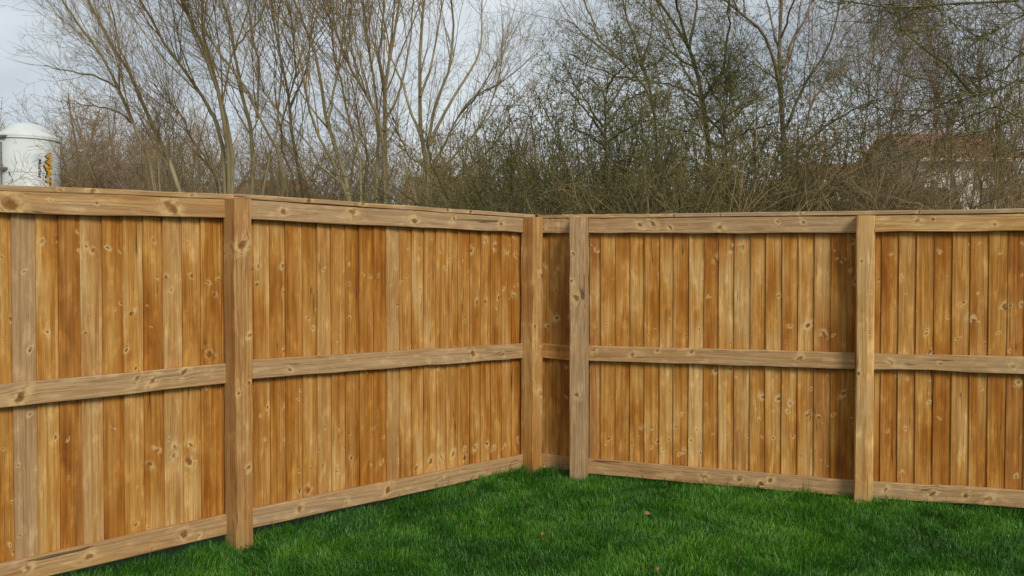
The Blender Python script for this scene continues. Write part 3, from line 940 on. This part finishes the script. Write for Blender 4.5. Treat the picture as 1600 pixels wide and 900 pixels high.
C_L = [([(550,312),(528,253),(511,191),(504,139),(491,84),(478,40),(464,11)], 6.5, 0.6),
       ([(546,304),(513,242),(491,202),(478,154),(471,95),(462,55),(447,33),(435,0)], 4.2, -0.8),
       ([(543,301),(506,268),(477,220),(440,180),(410,140),(395,100)], 3.2, -1.2),
       ([(566,293),(557,220),(544,180),(532,128),(522,90),(518,40),(510,5)], 3.6, 0.9),
       ([(511,191),(520,150),(528,110),(535,60),(540,10)], 2.6, 0.6)]
bare_tree("bare_tree", "bare tree with olive stems fanning left, midway along the left fence", "tree", C_L, 13.2, 548, 4, BARK_OLIVE, TWIG_OLIVE, dens=(4.4, 6.0, 8.0))
C2_L = [([(601,315),(598,205),(587,169),(561,128),(539,92),(528,51),(513,22),(505,-5)], 5.5, -0.8),
        ([(603,312),(600,183),(601,128),(610,88),(620,29),(625,-10)], 6.5, 0.3),
        ([(588,304),(592,220),(587,147),(576,92),(572,55),(568,0)], 5.0, 0.9),
        ([(601,128),(590,95),(596,55),(600,5)], 3.0, -0.5),
        ([(598,205),(615,165),(632,120),(640,70),(645,10)], 3.2, 0.9),
        ([(570,300),(575,245),(562,200),(556,160),(548,120)], 2.8, -1.0)]
bare_tree("bare_tree", "upright bare tree with a thick twin stem left of the chimney", "tree", C2_L, 13.8, 598, 5, BARK_OLIVE, TWIG_OLIVE, dens=(4.4, 6.0, 8.0))
D_L = [([(666,321),(666,276),(657,212),(657,151),(658,87),(660,38),(662,0)], 8.0, 0.4),
       ([(668,272),(674,196),(681,159),(698,117),(709,75),(709,30),(705,0)], 5.0, -0.7),
       ([(672,227),(687,185),(717,140),(743,94),(755,64),(755,20)], 4.0, 0.8),
       ([(670,279),(694,227),(713,189),(740,155),(765,136),(788,126)], 3.4, -0.6),
       ([(691,272),(725,230),(751,196),(770,159),(781,106),(785,64)], 3.6, 0.9),
       ([(675,313),(713,280),(751,249),(777,219),(796,196)], 3.4, -1.0),
       ([(685,325),(732,298),(770,276),(800,249),(822,232)], 3.0, -1.3),
       ([(664,272),(641,245),(623,211),(612,180)], 3.4, -0.8),
       ([(657,212),(638,162),(619,106),(604,72),(598,30)], 3.6, 0.5),
       ([(657,151),(670,110),(684,60),(690,15)], 2.8, 0.9)]
bare_tree("bare_tree", "V-shaped bare tree spreading right over the far end of the left fence", "tree", D_L, 13.0, 666, 6, BARK_OLIVE, TWIG_OLIVE, dens=(3.9, 5.8, 7.6), l2=(0.2, 0.6), l1=(0.45, 1.1), stems=1.6)
D2_L = [([(838,300),(835,230),(832,180),(838,160),(835,142),(840,128)], 2.6, 0.3), ([(815,300),(812,240),(800,200),(795,165)], 2.2, 0.3),
        ([(850,300),(862,240),(868,200),(872,160)], 2.2, -0.4)]
bare_tree("bare_sapling", "thin reddish sapling in the gap of open sky above the corner", "tree", D2_L, 15.5, 836, 7, BARK_GREY, TWIG_RED,
          dens=(3, 3.5, 4), l1=(0.25, 0.6), l2=(0.15, 0.4), l3=(0.08, 0.2), ang=(12, 32), stems=0.4)
E_L = [([(1023,300),(1023,183),(998,125),(965,92),(932,72),(905,48),(884,30)], 5.0, -0.6),
       ([(1030,290),(1020,165),(1001,103),(987,48),(976,18)], 4.2, 0.6),
       ([(965,92),(935,60),(925,30),(915,5)], 2.6, 0.5),
       ([(998,125),(960,118),(920,100),(885,85)], 2.6, -0.8),
       ([(1001,103),(1015,60),(1020,15)], 2.6, 0.8)]
bare_tree("bare_tree", "bare tree arching left right of the open sky gap", "tree", E_L, 14.5, 1026, 8, BARK_GREY, TWIG_OLIVE, dens=(4.6, 5.8, 7.0), l1=(0.5, 1.3), ang=(20, 46), up=0.06, stems=1.4)
E2_L = [([(946,300),(946,227),(946,183),(948,139),(952,110)], 5.0, 0.2), ([(946,215),(925,185),(905,160),(885,140)], 3.2, -0.7),
        ([(946,200),(968,170),(990,150),(1015,140)], 3.2, 0.6), ([(948,160),(930,130),(915,118)], 2.6, 0.5), ([(946,225),(975,205),(1000,190),(1030,185)], 3.0, -0.6),
        ([(946,230),(920,212),(898,202),(880,198)], 3.0, 0.4), ([(948,139),(965,115),(985,98)], 2.6, -0.5),
        ([(946,200),(915,160),(895,125),(880,100)], 2.8, 0.6), ([(946,180),(975,130),(1010,105),(1035,95)], 2.8, 0.5)]
HAWKW = dict(dens=(15.0, 11.0, 9.0), l1=(0.4, 1.1), l2=(0.18, 0.5), l3=(0.08, 0.25), ang=(30, 70), up=0.03, wob=0.2, leaves=20000, leaf_mat=LEAF_M, stems=1.0, rmin=0.0034)
E3_L = [([(1138,300),(1135,235),(1130,190),(1136,150),(1140,118)], 5.0, 0.2), ([(1133,215),(1105,180),(1080,155),(1060,135)], 3.2, -0.7),
        ([(1132,200),(1160,170),(1185,150),(1200,135)], 3.2, 0.6), ([(1135,225),(1165,205),(1195,195),(1215,190)], 3.0, -0.6), ([(1133,175),(1110,140),(1098,110)], 2.8, 0.5),
        ([(1135,235),(1100,215),(1070,205),(1040,200)], 3.0, 0.5)]
bare_tree("hawthorn_tree", "dark hawthorn left of the tall straight pale trunk, behind the forked tree", "tree", E3_L, 12.4, 1136, 29, BARK_DARK, TWIG_DARK, **HAWKW)
bare_tree("hawthorn_tree", "small dark hawthorn with first green leaves right of the corner", "tree", E2_L, 12.0, 946, 9, BARK_DARK, TWIG_DARK,
          **HAWKW)
F_L = [([(1112,300),(1106,205),(1099,154),(1088,106),(1079,81),(1070,66),(1048,29),(1026,0)], 8.5, 0.2),
       ([(1073,66),(1062,26),(1057,0)], 3.6, -0.5), ([(1077,75),(1086,29),(1088,0)], 3.6, 0.6),
       ([(1099,154),(1128,117),(1132,95),(1139,48),(1140,10)], 4.0, -0.6), ([(1106,205),(1135,180),(1160,165),(1185,150)], 3.4, -0.9),
       ([(1088,106),(1060,92),(1035,70),(1015,55)], 3.0, 0.6), ([(1099,154),(1070,140),(1040,130),(1010,128)], 3.2, -0.9), ([(1128,117),(1150,90),(1170,75)], 2.4, 0.4)]
bare_tree("bare_tree", "forked bare tree with a dark trunk over the middle of the right fence", "tree", F_L, 14.0, 1110, 10, BARK_DARK, TWIG_OLIVE,
          dens=(4.6, 6.2, 7.4), ang=(22, 52), up=0.06, leaves=3000, leaf_mat=LEAF_M)
G_L = [([(1226,300),(1224,220),(1222,165),(1220,110),(1220,55),(1220,0)], 10.0, 0.2),
       ([(1216,128),(1205,84),(1187,48),(1161,22),(1136,4)], 4.6, -0.8), ([(1224,106),(1235,70),(1257,33),(1268,7)], 4.4, 0.6),
       ([(1228,200),(1235,183),(1253,139),(1264,121),(1280,99),(1300,60),(1310,20)], 3.8, -0.8), ([(1240,280),(1264,176),(1275,147),(1300,120),(1330,95)], 3.4, 0.9),
       ([(1220,90),(1208,50),(1200,10)], 3.0, 0.8), ([(1222,140),(1205,118),(1180,100),(1160,90)], 2.8, 0.9), ([(1220,60),(1232,30),(1238,5)], 2.8, -0.4),
       ([(1230,250),(1268,215),(1310,185),(1350,165),(1385,150)], 3.6, -1.0)]
bare_tree("bare_tree", "tall bare tree with a straight pale trunk left of the red roof", "tree", G_L, 14.0, 1226, 11, BARK_GREY, TWIG_RED,
          dens=(4.6, 6.2, 7.4), ang=(20, 44))
H_L = [([(x0, 305), (x0 + a, 230), (x0 + b, 160), (x0 + c, 90), (x0 + d, 40)], rr, dr) for x0, a, b, c, d, rr, dr in
       ((1345, 3, 12, 18, 26, 3.4, 0.4), (1380, -6, -10, -4, 4, 3.0, -0.5), (1405, 4, 2, 8, 2, 3.2, 0.8))]
bare_tree("bare_tree", "twiggy bare tree in front of the red roof's left end", "tree", H_L, 16.0, 1375, 12, BARK_GREY, TWIG_RED, dens=(4.6, 5.6, 5.0), l1=(0.7, 2.2), ang=(18, 50), wob=0.17, rmin=0.0046, stems=1.6, up=0.07)
H2_L = [([(x0, 305), (x0 + a, 230), (x0 + b, 160), (x0 + c, 95), (x0 + d, 50)], rr, dr) for x0, a, b, c, d, rr, dr in
        ((1455, 8, 4, 10, 14, 3.2, 0.4), (1490, -4, 0, -6, -10, 3.0, -0.5), (1520, 6, 12, 8, 16, 3.0, 0.8))]
bare_tree("bare_tree", "twiggy bare tree behind the mossy branches, second from the right edge", "tree", H2_L, 16.5, 1490, 13, BARK_GREY, TWIG_RED, dens=(4.6, 5.6, 5.0), l1=(0.7, 2.2), ang=(18, 50), wob=0.17, rmin=0.0046, stems=1.6, up=0.07)
H3_L = [([(x0, 305), (x0 + a, 230), (x0 + b, 160), (x0 + c, 105), (x0 + d, 60)], rr, dr) for x0, a, b, c, d, rr, dr in
        ((1560, 4, 2, 8, 6, 3.2, 0.4), (1590, -4, 4, 0, 8, 3.0, -0.5), (1625, 6, 2, 8, 2, 3.0, 0.8))]
bare_tree("bare_tree", "twiggy bare tree at the right edge behind the mossy branches", "tree", H3_L, 16.5, 1590, 14, BARK_GREY, TWIG_RED, dens=(4.6, 5.6, 5.0), l1=(0.7, 2.2), ang=(18, 50), wob=0.17, rmin=0.0046, stems=1.6, up=0.07)
# near mossy tree whose trunk stands out of frame on the right
M_L = [([(1790,300),(1770,215),(1740,170),(1690,140),(1600,125),(1559,140),(1521,147),(1494,151),(1440,160)], 6.0, -0.3),
       ([(1521,147),(1483,106),(1449,83),(1423,60),(1407,38),(1398,15)], 3.2, 0.5),
       ([(1740,170),(1670,95),(1600,83),(1570,106),(1530,125)], 3.6, 0.6),
       ([(1740,170),(1690,40),(1640,15),(1600,23),(1570,38),(1543,57),(1500,62)], 3.6, -0.6),
       ([(1690,40),(1640,-20),(1600,-3),(1559,6),(1513,4),(1468,8),(1400,11),(1360,8)], 3.6, 0.4),
       ([(1770,215),(1680,190),(1600,185),(1540,200),(1480,215)], 3.4, -0.8), ([(1780,260),(1690,240),(1610,235),(1550,245)], 3.0, 0.8),
       ([(1494,151),(1450,175),(1420,190)], 2.2, 0.4), ([(1600,185),(1560,170),(1530,175),(1490,190),(1440,195)], 2.2, 0.6)]
bare_tree("mossy_tree", "mossy branches of a near tree reaching in from the right edge", "tree", M_L, 10.0, 1790, 15, MOSS_BARK, MOSS_BARK,
          dens=(11.0, 9.0, 7.0), l1=(0.5, 1.5), l2=(0.2, 0.65), l3=(0.08, 0.24), ang=(28, 65), up=0.05, wob=0.2, t0=0.3, stems=1.2, rmin=0.0048)


# ---- shrubs and brambles: three kinds, each built once and copied
def shrub_parts(seed, rx, ry, h, stems, dens, twig_len, ang, wob, leaves, droop=0.0):
    r = np.random.default_rng(seed); k = 9
    b = r.uniform(-1, 1, (stems, 2)) * np.array([rx * 0.75, ry * 0.75])
    out = norm(np.column_stack([b * 0.35 + r.normal(0, 0.35, (stems, 2)), np.full(stems, 1.6)]))
    ln = h * r.uniform(0.75, 1.2, stems); d = out
    pts = [np.column_stack([b, np.full(stems, -0.05)])]
    for j in range(k - 1):
        pts.append(pts[-1] + d * (ln / (k - 1))[:, None])
        dr = droop * max(0, j - k * 0.45)
        d = norm(d + r.normal(0, wob, (stems, 3)) + np.array([0, 0, 0.05 - dr]))
    P0 = np.stack(pts, 1); R0 = r.uniform(0.007, 0.014, stems)[:, None] * np.linspace(1, 0.45, k)[None]
    P1, R1 = spawn(P0, R0, dens[0], 0.35, twig_len[0], twig_len[1], ang, 0.02, 6, r, 0.6, 0.006, wob * 1.5, 0.3, 0.0052, zmin=h * 0.42)
    P2, R2 = spawn(P1, R1, dens[1], 0.05, twig_len[0] * 0.4, twig_len[1] * 0.45, ang, 0.02, 4, r, 0.7, 0.006, wob * 1.8, 0.3, 0.0032)
    st = tube_mesh("stems", [(P0, R0, 5)]); tw = tube_mesh("crown", [(P1, R1, 3), (P2, R2, 3)])
    lf = leaf_mesh(np.concatenate([P2.reshape(-1, 3), P1.reshape(-1, 3)]), leaves, r) if leaves else None
    return st, tw, lf


HAW = [shrub_parts(60 + i, 0.85, 0.6, 3.0, 54, (5.4, 7.0), (0.35, 1.0), (25, 75), 0.21, 27000) for i in range(2)]
BRA = [shrub_parts(70 + i, 0.85, 0.6, 2.9, 46, (3.6, 3.6), (0.4, 1.3), (18, 60), 0.18, 900, droop=0.16) for i in range(2)]
DRY = [shrub_parts(80 + i, 0.8, 0.6, 2.7, 46, (4.0, 4.6), (0.35, 1.0), (15, 50), 0.14, 0) for i in range(2)]


def place_shrub(kind, px, D, top_px, rot, label, group, name, k=0):
    st, tw, lf = {'haw': HAW, 'bra': BRA, 'dry': DRY}[kind][k]
    ms, mt = {'haw': (BARK_DARK, TWIG_DARK), 'bra': (TWIG_STRAW, TWIG_STRAW), 'dry': (BARK_OLIVE, TWIG_OLIVE)}[kind]
    h0 = {'haw': 3.05, 'bra': 2.85, 'dry': 2.8}[kind]
    b = pix(px, 300, D); top = pix(px, top_px, D).z
    root = tag(empty(name, (b.x, D, 0)), label, 'shrub', group)
    s = top / h0
    root.rotation_euler = (0, 0, rot); root.scale = (1.0, 1.0, s)
    link("stems", st, ms, root); link("crown", tw, mt, root)
    if lf: link("leaves", lf, LEAF_M, root)
    return root


HG = "green-tinged hawthorn bushes behind the right fence"
BG = "tangled bramble thickets behind the right fence"
DG = "dry brown bushes behind the left fence"
place_shrub('haw', 858, 11.2, 205, 0.2, "rounded hawthorn bush directly above the fence corner", HG, "hawthorn_bush", 0)
place_shrub('haw', 935, 10.8, 228, 1.3, "hawthorn bush under the small dark hawthorn tree", HG, "hawthorn_bush", 1)
place_shrub('haw', 1015, 11.4, 212, 2.4, "hawthorn bush above the left part of the right fence's long bay", HG, "hawthorn_bush", 0)
place_shrub('haw', 1090, 11.0, 225, 3.6, "hawthorn bush at the foot of the forked bare tree", HG, "hawthorn_bush", 1)
place_shrub('haw', 1165, 11.8, 215, 4.4, "hawthorn bush just left of the tall straight pale trunk", HG, "hawthorn_bush", 0)
place_shrub('haw', 895, 12.9, 178, 5.1, "tall hawthorn bush behind the small dark hawthorn tree, on its left", HG, "hawthorn_bush", 1)
place_shrub('haw', 978, 13.0, 170, 0.8, "tall hawthorn bush behind the small dark hawthorn tree, on its right", HG, "hawthorn_bush", 0)
place_shrub('haw', 1055, 12.9, 176, 1.9, "tall hawthorn bush left of the forked bare tree's trunk", HG, "hawthorn_bush", 1)
place_shrub('haw', 1128, 13.1, 172, 3.1, "tall hawthorn bush between the forked tree and the tall pale trunk", HG, "hawthorn_bush", 0)
place_shrub('bra', 1215, 10.6, 240, 0.4, "bramble thicket at the foot of the tall straight pale trunk", BG, "bramble_thicket", 0)
place_shrub('bra', 1290, 10.8, 250, 1.7, "bramble thicket just left of the right fence's tall pale post", BG, "bramble_thicket", 1)
place_shrub('bra', 1365, 10.4, 268, 2.9, "bramble thicket directly above the right fence's tall pale post", BG, "bramble_thicket", 0)
place_shrub('bra', 1440, 10.6, 246, 3.8, "bramble thicket below the right part of the red roof", BG, "bramble_thicket", 1)
place_shrub('bra', 1515, 10.4, 215, 5.0, "bramble thicket under the mossy branches, second from the right edge", BG, "bramble_thicket", 0)
place_shrub('bra', 1590, 10.6, 205, 0.9, "bramble thicket at the right edge", BG, "bramble_thicket", 1)
place_shrub('bra', 1010, 10.0, 262, 2.2, "low straw-coloured bramble in front of the hawthorn bushes", BG, "bramble_thicket", 1)
place_shrub('bra', 1120, 10.2, 268, 4.2, "low straw-coloured bramble below the forked bare tree", BG, "bramble_thicket", 0)
place_shrub('dry', 790, 12.2, 248, 0.5, "dry bush left of the fence corner under the spreading branches", DG, "dry_bush", 0)
place_shrub('dry', 715, 13.5, 246, 1.4, "dry bush right of the V-shaped tree's foot", DG, "dry_bush", 1)
place_shrub('dry', 625, 14.5, 240, 2.6, "dry bush left of the V-shaped tree's foot", DG, "dry_bush", 0)
place_shrub('dry', 540, 14.5, 232, 3.3, "dry bush between the fanning tree and the twin-stemmed tree", DG, "dry_bush", 1)
place_shrub('dry', 435, 15.0, 255, 4.1, "dry bush right of the nearest left fence post", DG, "dry_bush", 0)
place_shrub('dry', 330, 14.6, 235, 5.2, "dry bush left of the nearest left fence post", DG, "dry_bush", 1)


# ---- farther trees: bushy rounded crowns, three built and copied
def far_tree_parts(seed, h, spread):
    r = np.random.default_rng(seed); k = 10; n = 11
    d = norm(np.column_stack([r.normal(0, 0.42 * spread, (n, 2)), np.full(n, 1.0)]))
    ln = h * r.uniform(0.75, 1.0, n); pts = [np.column_stack([r.normal(0, 0.12, (n, 2)), np.full(n, -0.1)])]
    for j in range(k - 1):
        pts.append(pts[-1] + d * (ln / (k - 1))[:, None]); d = norm(d + r.normal(0, 0.12, (n, 3)) + (0, 0, 0.03))
    P0 = np.stack(pts, 1); R0 = r.uniform(0.05, 0.10, n)[:, None] * np.linspace(1, 0.15, k)[None]
    P1, R1 = spawn(P0, R0, 4.2, 0.25, 0.9, 2.4, (20, 55), 0.05, 7, r, 0.5, 0.007, 0.14, 0.5, 0.009)
    P2, R2 = spawn(P1, R1, 5.0, 0.1, 0.4, 1.2, (22, 60), 0.05, 5, r, 0.6, 0.006, 0.16, 0.4, 0.0078)
    P3, R3 = spawn(P2, R2, 5.0, 0.1, 0.2, 0.6, (22, 60), 0.03, 3, r, 0.7, 0.006, 0.16, 0.3, 0.0068)
    return tube_mesh("trunk", [(P0, R0, 6)]), tube_mesh("crown", [(P1, R1, 4), (P2, R2, 3), (P3, R3, 3)])


FAR = [far_tree_parts(90 + i, 7.0, 1.0) for i in range(3)]
FAR_H = [np.percentile(np.array([v.co.z for v in c.vertices]), 99.0) for _, c in FAR]
FG = "bushy bare trees in the distance"
for px, D, top, rot, k, mat, lab in (
        (88, 42, 150, 0.0, 0, TWIG_RED, "distant pinkish brown bare tree rising behind the silo's right side"),
        (190, 39, 150, 1.1, 1, TWIG_RED, "distant brown bushy tree just right of the silo"),
        (255, 29, 170, 2.3, 2, TWIG_OLIVE, "distant brown tree behind the two long leaning stems"),
        (330, 27, 175, 3.0, 0, TWIG_RED, "distant bare tree seen through the dense many-stemmed tree"),
        (480, 28, 180, 4.3, 1, TWIG_RED, "distant bare tree seen left of the fanning olive stems"),
        (560, 26, 165, 5.1, 2, TWIG_OLIVE, "distant olive-brown tree behind the twin-stemmed tree"),
        (745, 31, 190, 0.7, 0, TWIG_RED, "distant pinkish tree right of the chimney"),
        (835, 32, 190, 1.9, 1, TWIG_RED, "distant pinkish tree behind the thin sapling at the corner"),
        (1300, 26, 120, 2.9, 2, TWIG_RED, "distant bare tree left of the red roof"),
        (62, 46, 166, 4.6, 1, TWIG_OLIVE, "low distant brown crown showing just over the silo's dome"),
        (158, 39, 168, 5.5, 0, TWIG_OLIVE, "low rounded brown tree nearest to the silo's right side"),
        (128, 40, 152, 3.4, 2, TWIG_OLIVE, "distant brown bushy tree left of the two long leaning stems"),
        (238, 34, 160, 0.9, 0, TWIG_RED, "distant brown tree between the leaning stems and the dense tree"),
        (415, 36, 195, 2.2, 2, TWIG_OLIVE, "distant bare tree just right of the nearest left fence post"),
        (640, 36, 190, 5.6, 1, TWIG_OLIVE, "distant bare tree just left of the chimney"),
        (1560, 27, 85, 4.0, 0, TWIG_OLIVE, "distant bare tree behind the right edge's mossy branches"),
        (1680, 26, 90, 5.3, 1, TWIG_OLIVE, "distant bare tree beyond the right edge")):
    tr_me, cr_me = FAR[k]
    b = pix(px, 300, D); s = pix(px, top, D).z / FAR_H[k]
    root = tag(empty("bushy_tree", (b.x, D, 0)), lab, "tree", FG)
    root.rotation_euler = (0, 0, rot); root.scale = (s * 1.05, s * 1.05, s)
    to = link("trunk", tr_me, BARK_GREY, root)
    cm = cr_me
    if cm.materials and cm.materials[0] != mat: cm = cr_me.copy(); cm.materials.clear()
    link("crown", cm, mat, root)

# ------------------------------------------------------------------ silo
SD = 36.0
sc = pix(43, 300, SD)
VIEW = math.atan2(-sc.x, SD)               # turn of the silo's side that faces the viewer
SR = 52.0 / F * SD * math.cos(VIEW)
z_rim = pix(43, 218, SD).z; z_top = pix(43, 191.5, SD).z
silo = tag(empty("mortar_silo", (sc.x, SD, 0)), "white cylindrical mortar silo with a domed top and orange lettering", "silo")
MB().lathe([(SR * 0.35, 1.3), (SR * 0.98, 2.9), (SR, 3.0), (SR, z_rim)], 48).build("body", SILO_W, silo, True)
MB().lathe([(SR * 1.0, z_rim - 0.012), (SR * 1.012, z_rim), (SR * 0.96, z_rim + 0.10), (SR * 0.70, z_rim + 0.30), (SR * 0.66, z_rim + 0.34), (SR * 0.62, z_rim + 0.42),
            (SR * 0.46, z_rim + 0.55), (SR * 0.20, z_top - 0.03), (SR * 0.02, z_top)], 48).build("dome", SILO_W, silo, True)
MB().lathe([(SR * 1.012, z_rim - 0.09), (SR * 1.03, z_rim - 0.085), (SR * 1.035, z_rim - 0.035), (SR * 1.012, z_rim - 0.03)], 48).build("rim_band", SILO_W, silo, True)
for a in range(4):
    th = R(45 + 90 * a); m = MB(); m.box(-0.06, 0.06, -0.06, 0.06, -0.03, 3.2)
    o = m.build("leg", SILO_LINE, silo); o.location = (SR * 0.9 * math.cos(th), SR * 0.9 * math.sin(th), 0)


def silo_angle(px):
    """angle round the silo of a photo column (front side)"""
    s = max(-0.999, min(0.999, (px - 43) / 52.0)); return VIEW + math.asin(s)


a_pipe = silo_angle(6)
m = MB(); rp = SR + 0.07
m.lathe([(0.035, 0.6), (0.035, z_rim - 0.25)], 8, rp * math.sin(a_pipe), -rp * math.cos(a_pipe)); m.build("fill_pipe", SILO_LINE, silo, True)
for zz in (pix(43, 219, SD).z, pix(43, 268, SD).z, 3.0):
    m = MB(); m.box(-0.22, 0.22, -0.13, 0.05, -0.035, 0.035); o = m.build("pipe_bracket", SILO_LINE, silo)
    o.location = (SR * math.sin(a_pipe), -SR * math.cos(a_pipe), zz); o.rotation_euler = (0, 0, a_pipe)
for zz in (z_rim - 1.35, z_rim - 2.75):
    MB().lathe([(SR * 1.001, zz - 0.03), (SR * 1.008, zz - 0.015), (SR * 1.008, zz + 0.015), (SR * 1.001, zz + 0.03)], 48).build("seam_weld", SILO_W, silo, True)


def lettering(name, body, size, ang, ztop, mat, lift, stretch=1.0, bold=0.0):
    """word running down the silo's side, wrapped round it"""
    cu = bpy.data.curves.new(name, 'FONT'); cu.body = body; cu.size = size; cu.extrude = 0.006; cu.offset = bold
    cu.align_x = 'LEFT'; cu.align_y = 'CENTER'
    tmp = bpy.data.objects.new("tmp", cu); col.objects.link(tmp)
    dg = bpy.context.evaluated_depsgraph_get(); dg.update()
    me = bpy.data.meshes.new_from_object(tmp.evaluated_get(dg))
    bpy.data.objects.remove(tmp); bpy.data.curves.remove(cu)
    n = len(me.vertices); co = np.empty(n * 3, np.float32); me.vertices.foreach_get("co", co); co = co.reshape(-1, 3)
    r_ = SR + lift + co[:, 2]
    th = ang + co[:, 1] / SR                    # the letters' up points right, the word runs down
    out = np.stack([r_ * np.sin(th), -r_ * np.cos(th), ztop - co[:, 0] * stretch], -1)
    me.vertices.foreach_set("co", out.astype(np.float32).ravel()); me.materials.clear(); me.update()
    return link(name, me, mat, silo)


zt = pix(76, 241, SD).z
lettering("lettering_shadow", "WJAT", 0.30, silo_angle(73.8), zt - 0.02, TXT_DARK, 0.004, 1.60, 0.016)
lettering("lettering", "WJAT", 0.30, silo_angle(76), zt, TXT_ORANGE, 0.020, 1.60, 0.014)
lettering("lettering", "Morter", 0.17, silo_angle(62), pix(62, 252, SD).z, TXT_DARK, 0.004, 1.45, 0.004)


# ------------------------------------------------------------------ houses
def house(name, label, px0, px1, ridge, eaves, D, wall_m, roof_m, wins, depth=8.0, chimneys=(), ybase=0.0, gable=0.35):
    a, b = pix(px0, ridge, D + depth / 2), pix(px1, ridge, D + depth / 2)
    zr, ze = a.z, pix(px0, eaves, D - 0.3).z
    x0, x1 = a.x, b.x; cx = (x0 + x1) / 2; hw = (x1 - x0) / 2
    root = tag(empty(name, (cx, D, 0)), label, "house")
    m = MB(); m.box(-hw, hw, 0, depth, -0.2, ze + 0.02)
    m.add([(-hw, 0, ze), (-hw, depth, ze), (-hw, depth / 2, zr - 0.12)], [(0, 2, 1)]); m.add([(hw, 0, ze), (hw, depth, ze), (hw, depth / 2, zr - 0.12)], [(0, 1, 2)])
    m.build("wall", wall_m, root)
    t_ = 0.14; e = 0.35; k = (zr - ze) / (depth / 2); zf = ze - e * k
    m = MB()
    for s in (0, 1):
        y0, yr = (-e, depth / 2) if s == 0 else (depth + e, depth / 2)
        vs_ = [(-hw - gable, y0, zf), (hw + gable, y0, zf), (hw + gable, yr, zr), (-hw - gable, yr, zr)]
        vs_ = vs_ + [(x, y, z + t_) for x, y, z in vs_]
        m.add(vs_, [(0, 1, 2, 3), (4, 7, 6, 5), (0, 4, 5, 1), (1, 5, 6, 2), (2, 6, 7, 3), (3, 7, 4, 0)])
    roof = m.build("roof", roof_m, root)
    m = MB(); m.box(-hw - gable - 0.01, hw + gable + 0.01, depth / 2 - 0.12, depth / 2 + 0.12, zr + t_ - 0.06, zr + t_ + 0.06); m.build("ridge", roof_m, roof)
    m = MB(); m.box(-hw - gable, hw + gable, -e - 0.12, -e - 0.01, zf - 0.05, zf + 0.09); m.build("gutter", WFRAME_M, roof)
    for cpx, ctop, cw in chimneys:
        c = pix(cpx, ctop, D + depth / 2)
        m = MB(); m.box(-cw / 2, cw / 2, -0.28, 0.28, 0, c.z - zr + 0.5); m.box(-cw / 2 - 0.06, cw / 2 + 0.06, -0.34, 0.34, c.z - zr + 0.36, c.z - zr + 0.46)
        ch = m.build("chimney", BRICK_M, roof); ch.location = (c.x - cx, depth / 2, zr - 0.5)
        for s in (-0.17, 0.17):
            m = MB(); m.lathe([(0.10, 0), (0.12, 0.03), (0.09, 0.28), (0.11, 0.32)], 12); cp = m.build("chimney_pot", ROOF_M, roof)
            cp.location = (c.x - cx + s, depth / 2, c.z)
    for (wx, wz, ww, wh) in wins:
        m = MB(); f = 0.07
        for bx_ in ((-ww/2, -ww/2+f, 0, wh), (ww/2-f, ww/2, 0, wh), (-ww/2+f, ww/2-f, 0, f), (-ww/2+f, ww/2-f, wh-f, wh), (-f/2, f/2, f, wh-f)):
            m.box(bx_[0], bx_[1], -0.05, 0.03, bx_[2], bx_[3])
        w = m.build("window", WFRAME_M, root); w.location = (wx, 0, wz)
        m = MB(); m.box(-ww/2+f, ww/2-f, -0.03, -0.01, f, wh-f); g_ = m.build("pane", GLASS_M, w)
        m = MB(); m.box(-ww/2-0.08, ww/2+0.08, -0.11, -0.002, -0.09, -0.005); m.build("sill", WFRAME_M, w)
    return root


house("brick_house", "brick house with a brown roof and a chimney behind the V-shaped tree", 648, 748, 284, 318, 40.0, BRICK_M, ROOF_BROWN,
      [(-0.6, 3.1, 1.0, 1.1), (0.9, 3.1, 1.0, 1.1)], chimneys=((687, 256, 0.75),))
house("brick_house", "brick house with a low brown roof right of the nearest left fence post", 392, 470, 287, 314, 44.0, BRICK_M, ROOF_BROWN,
      [(-0.9, 3.0, 1.2, 1.1), (0.9, 3.0, 1.2, 1.1)])
house("rendered_house", "cream rendered house with a red tiled roof behind the right bramble thicket", 1384, 1520, 216, 246, 42.0, RENDER_M, ROOF_M,
      [(-1.5, 4.0, 1.3, 1.2), (1.2, 4.0, 1.3, 1.2)])
house("rendered_house", "low cream rendered house glimpsed through twigs right of the pale trunk", 1245, 1325, 262, 282, 46.0, RENDER_M, ROOF_BROWN,
      [(-0.6, 3.9, 1.0, 1.0), (0.9, 3.9, 1.0, 1.0)])

# ------------------------------------------------------------------ fallen leaves on the lawn
for px, py, rot, lab in ((1011, 807, 0.4, "curled brown dead leaf lying mid-lawn below the right fence"),
                         (1023, 893, 2.0, "brown dead leaf on the lawn at the bottom edge"),
                         (852, 838, 4.0, "small straw-coloured dead leaf on the lawn near the middle")):
    d = ray(px, py); s = (0.055 - CAM_H) / d.z; pnt = Vector((0, 0, CAM_H)) + d * s
    n = 7; vs_ = []; fs_ = []
    for i in range(n):
        t_ = i / (n - 1); w = 0.017 * math.sin(math.pi * min(1, t_ * 0.95 + 0.05)) ** 0.7 + 0.001
        z = 0.014 * math.sin(t_ * 3.0)
        vs_ += [(t_ * 0.05 - 0.025, -w, z + 0.010), (t_ * 0.05 - 0.025, 0, z), (t_ * 0.05 - 0.025, w, z + 0.012)]
    for i in range(n - 1):
        for j in (0, 1): fs_.append((i*3+j, i*3+j+1, i*3+j+4, i*3+j+3))
    m = MB(); m.add(vs_, fs_); o = m.build("dead_leaf", LEAFBROWN_M)
    o.location = pnt; o.rotation_euler = (0.25, 0.15, rot)
    tag(o, lab, "leaf", "dead leaves on the lawn")
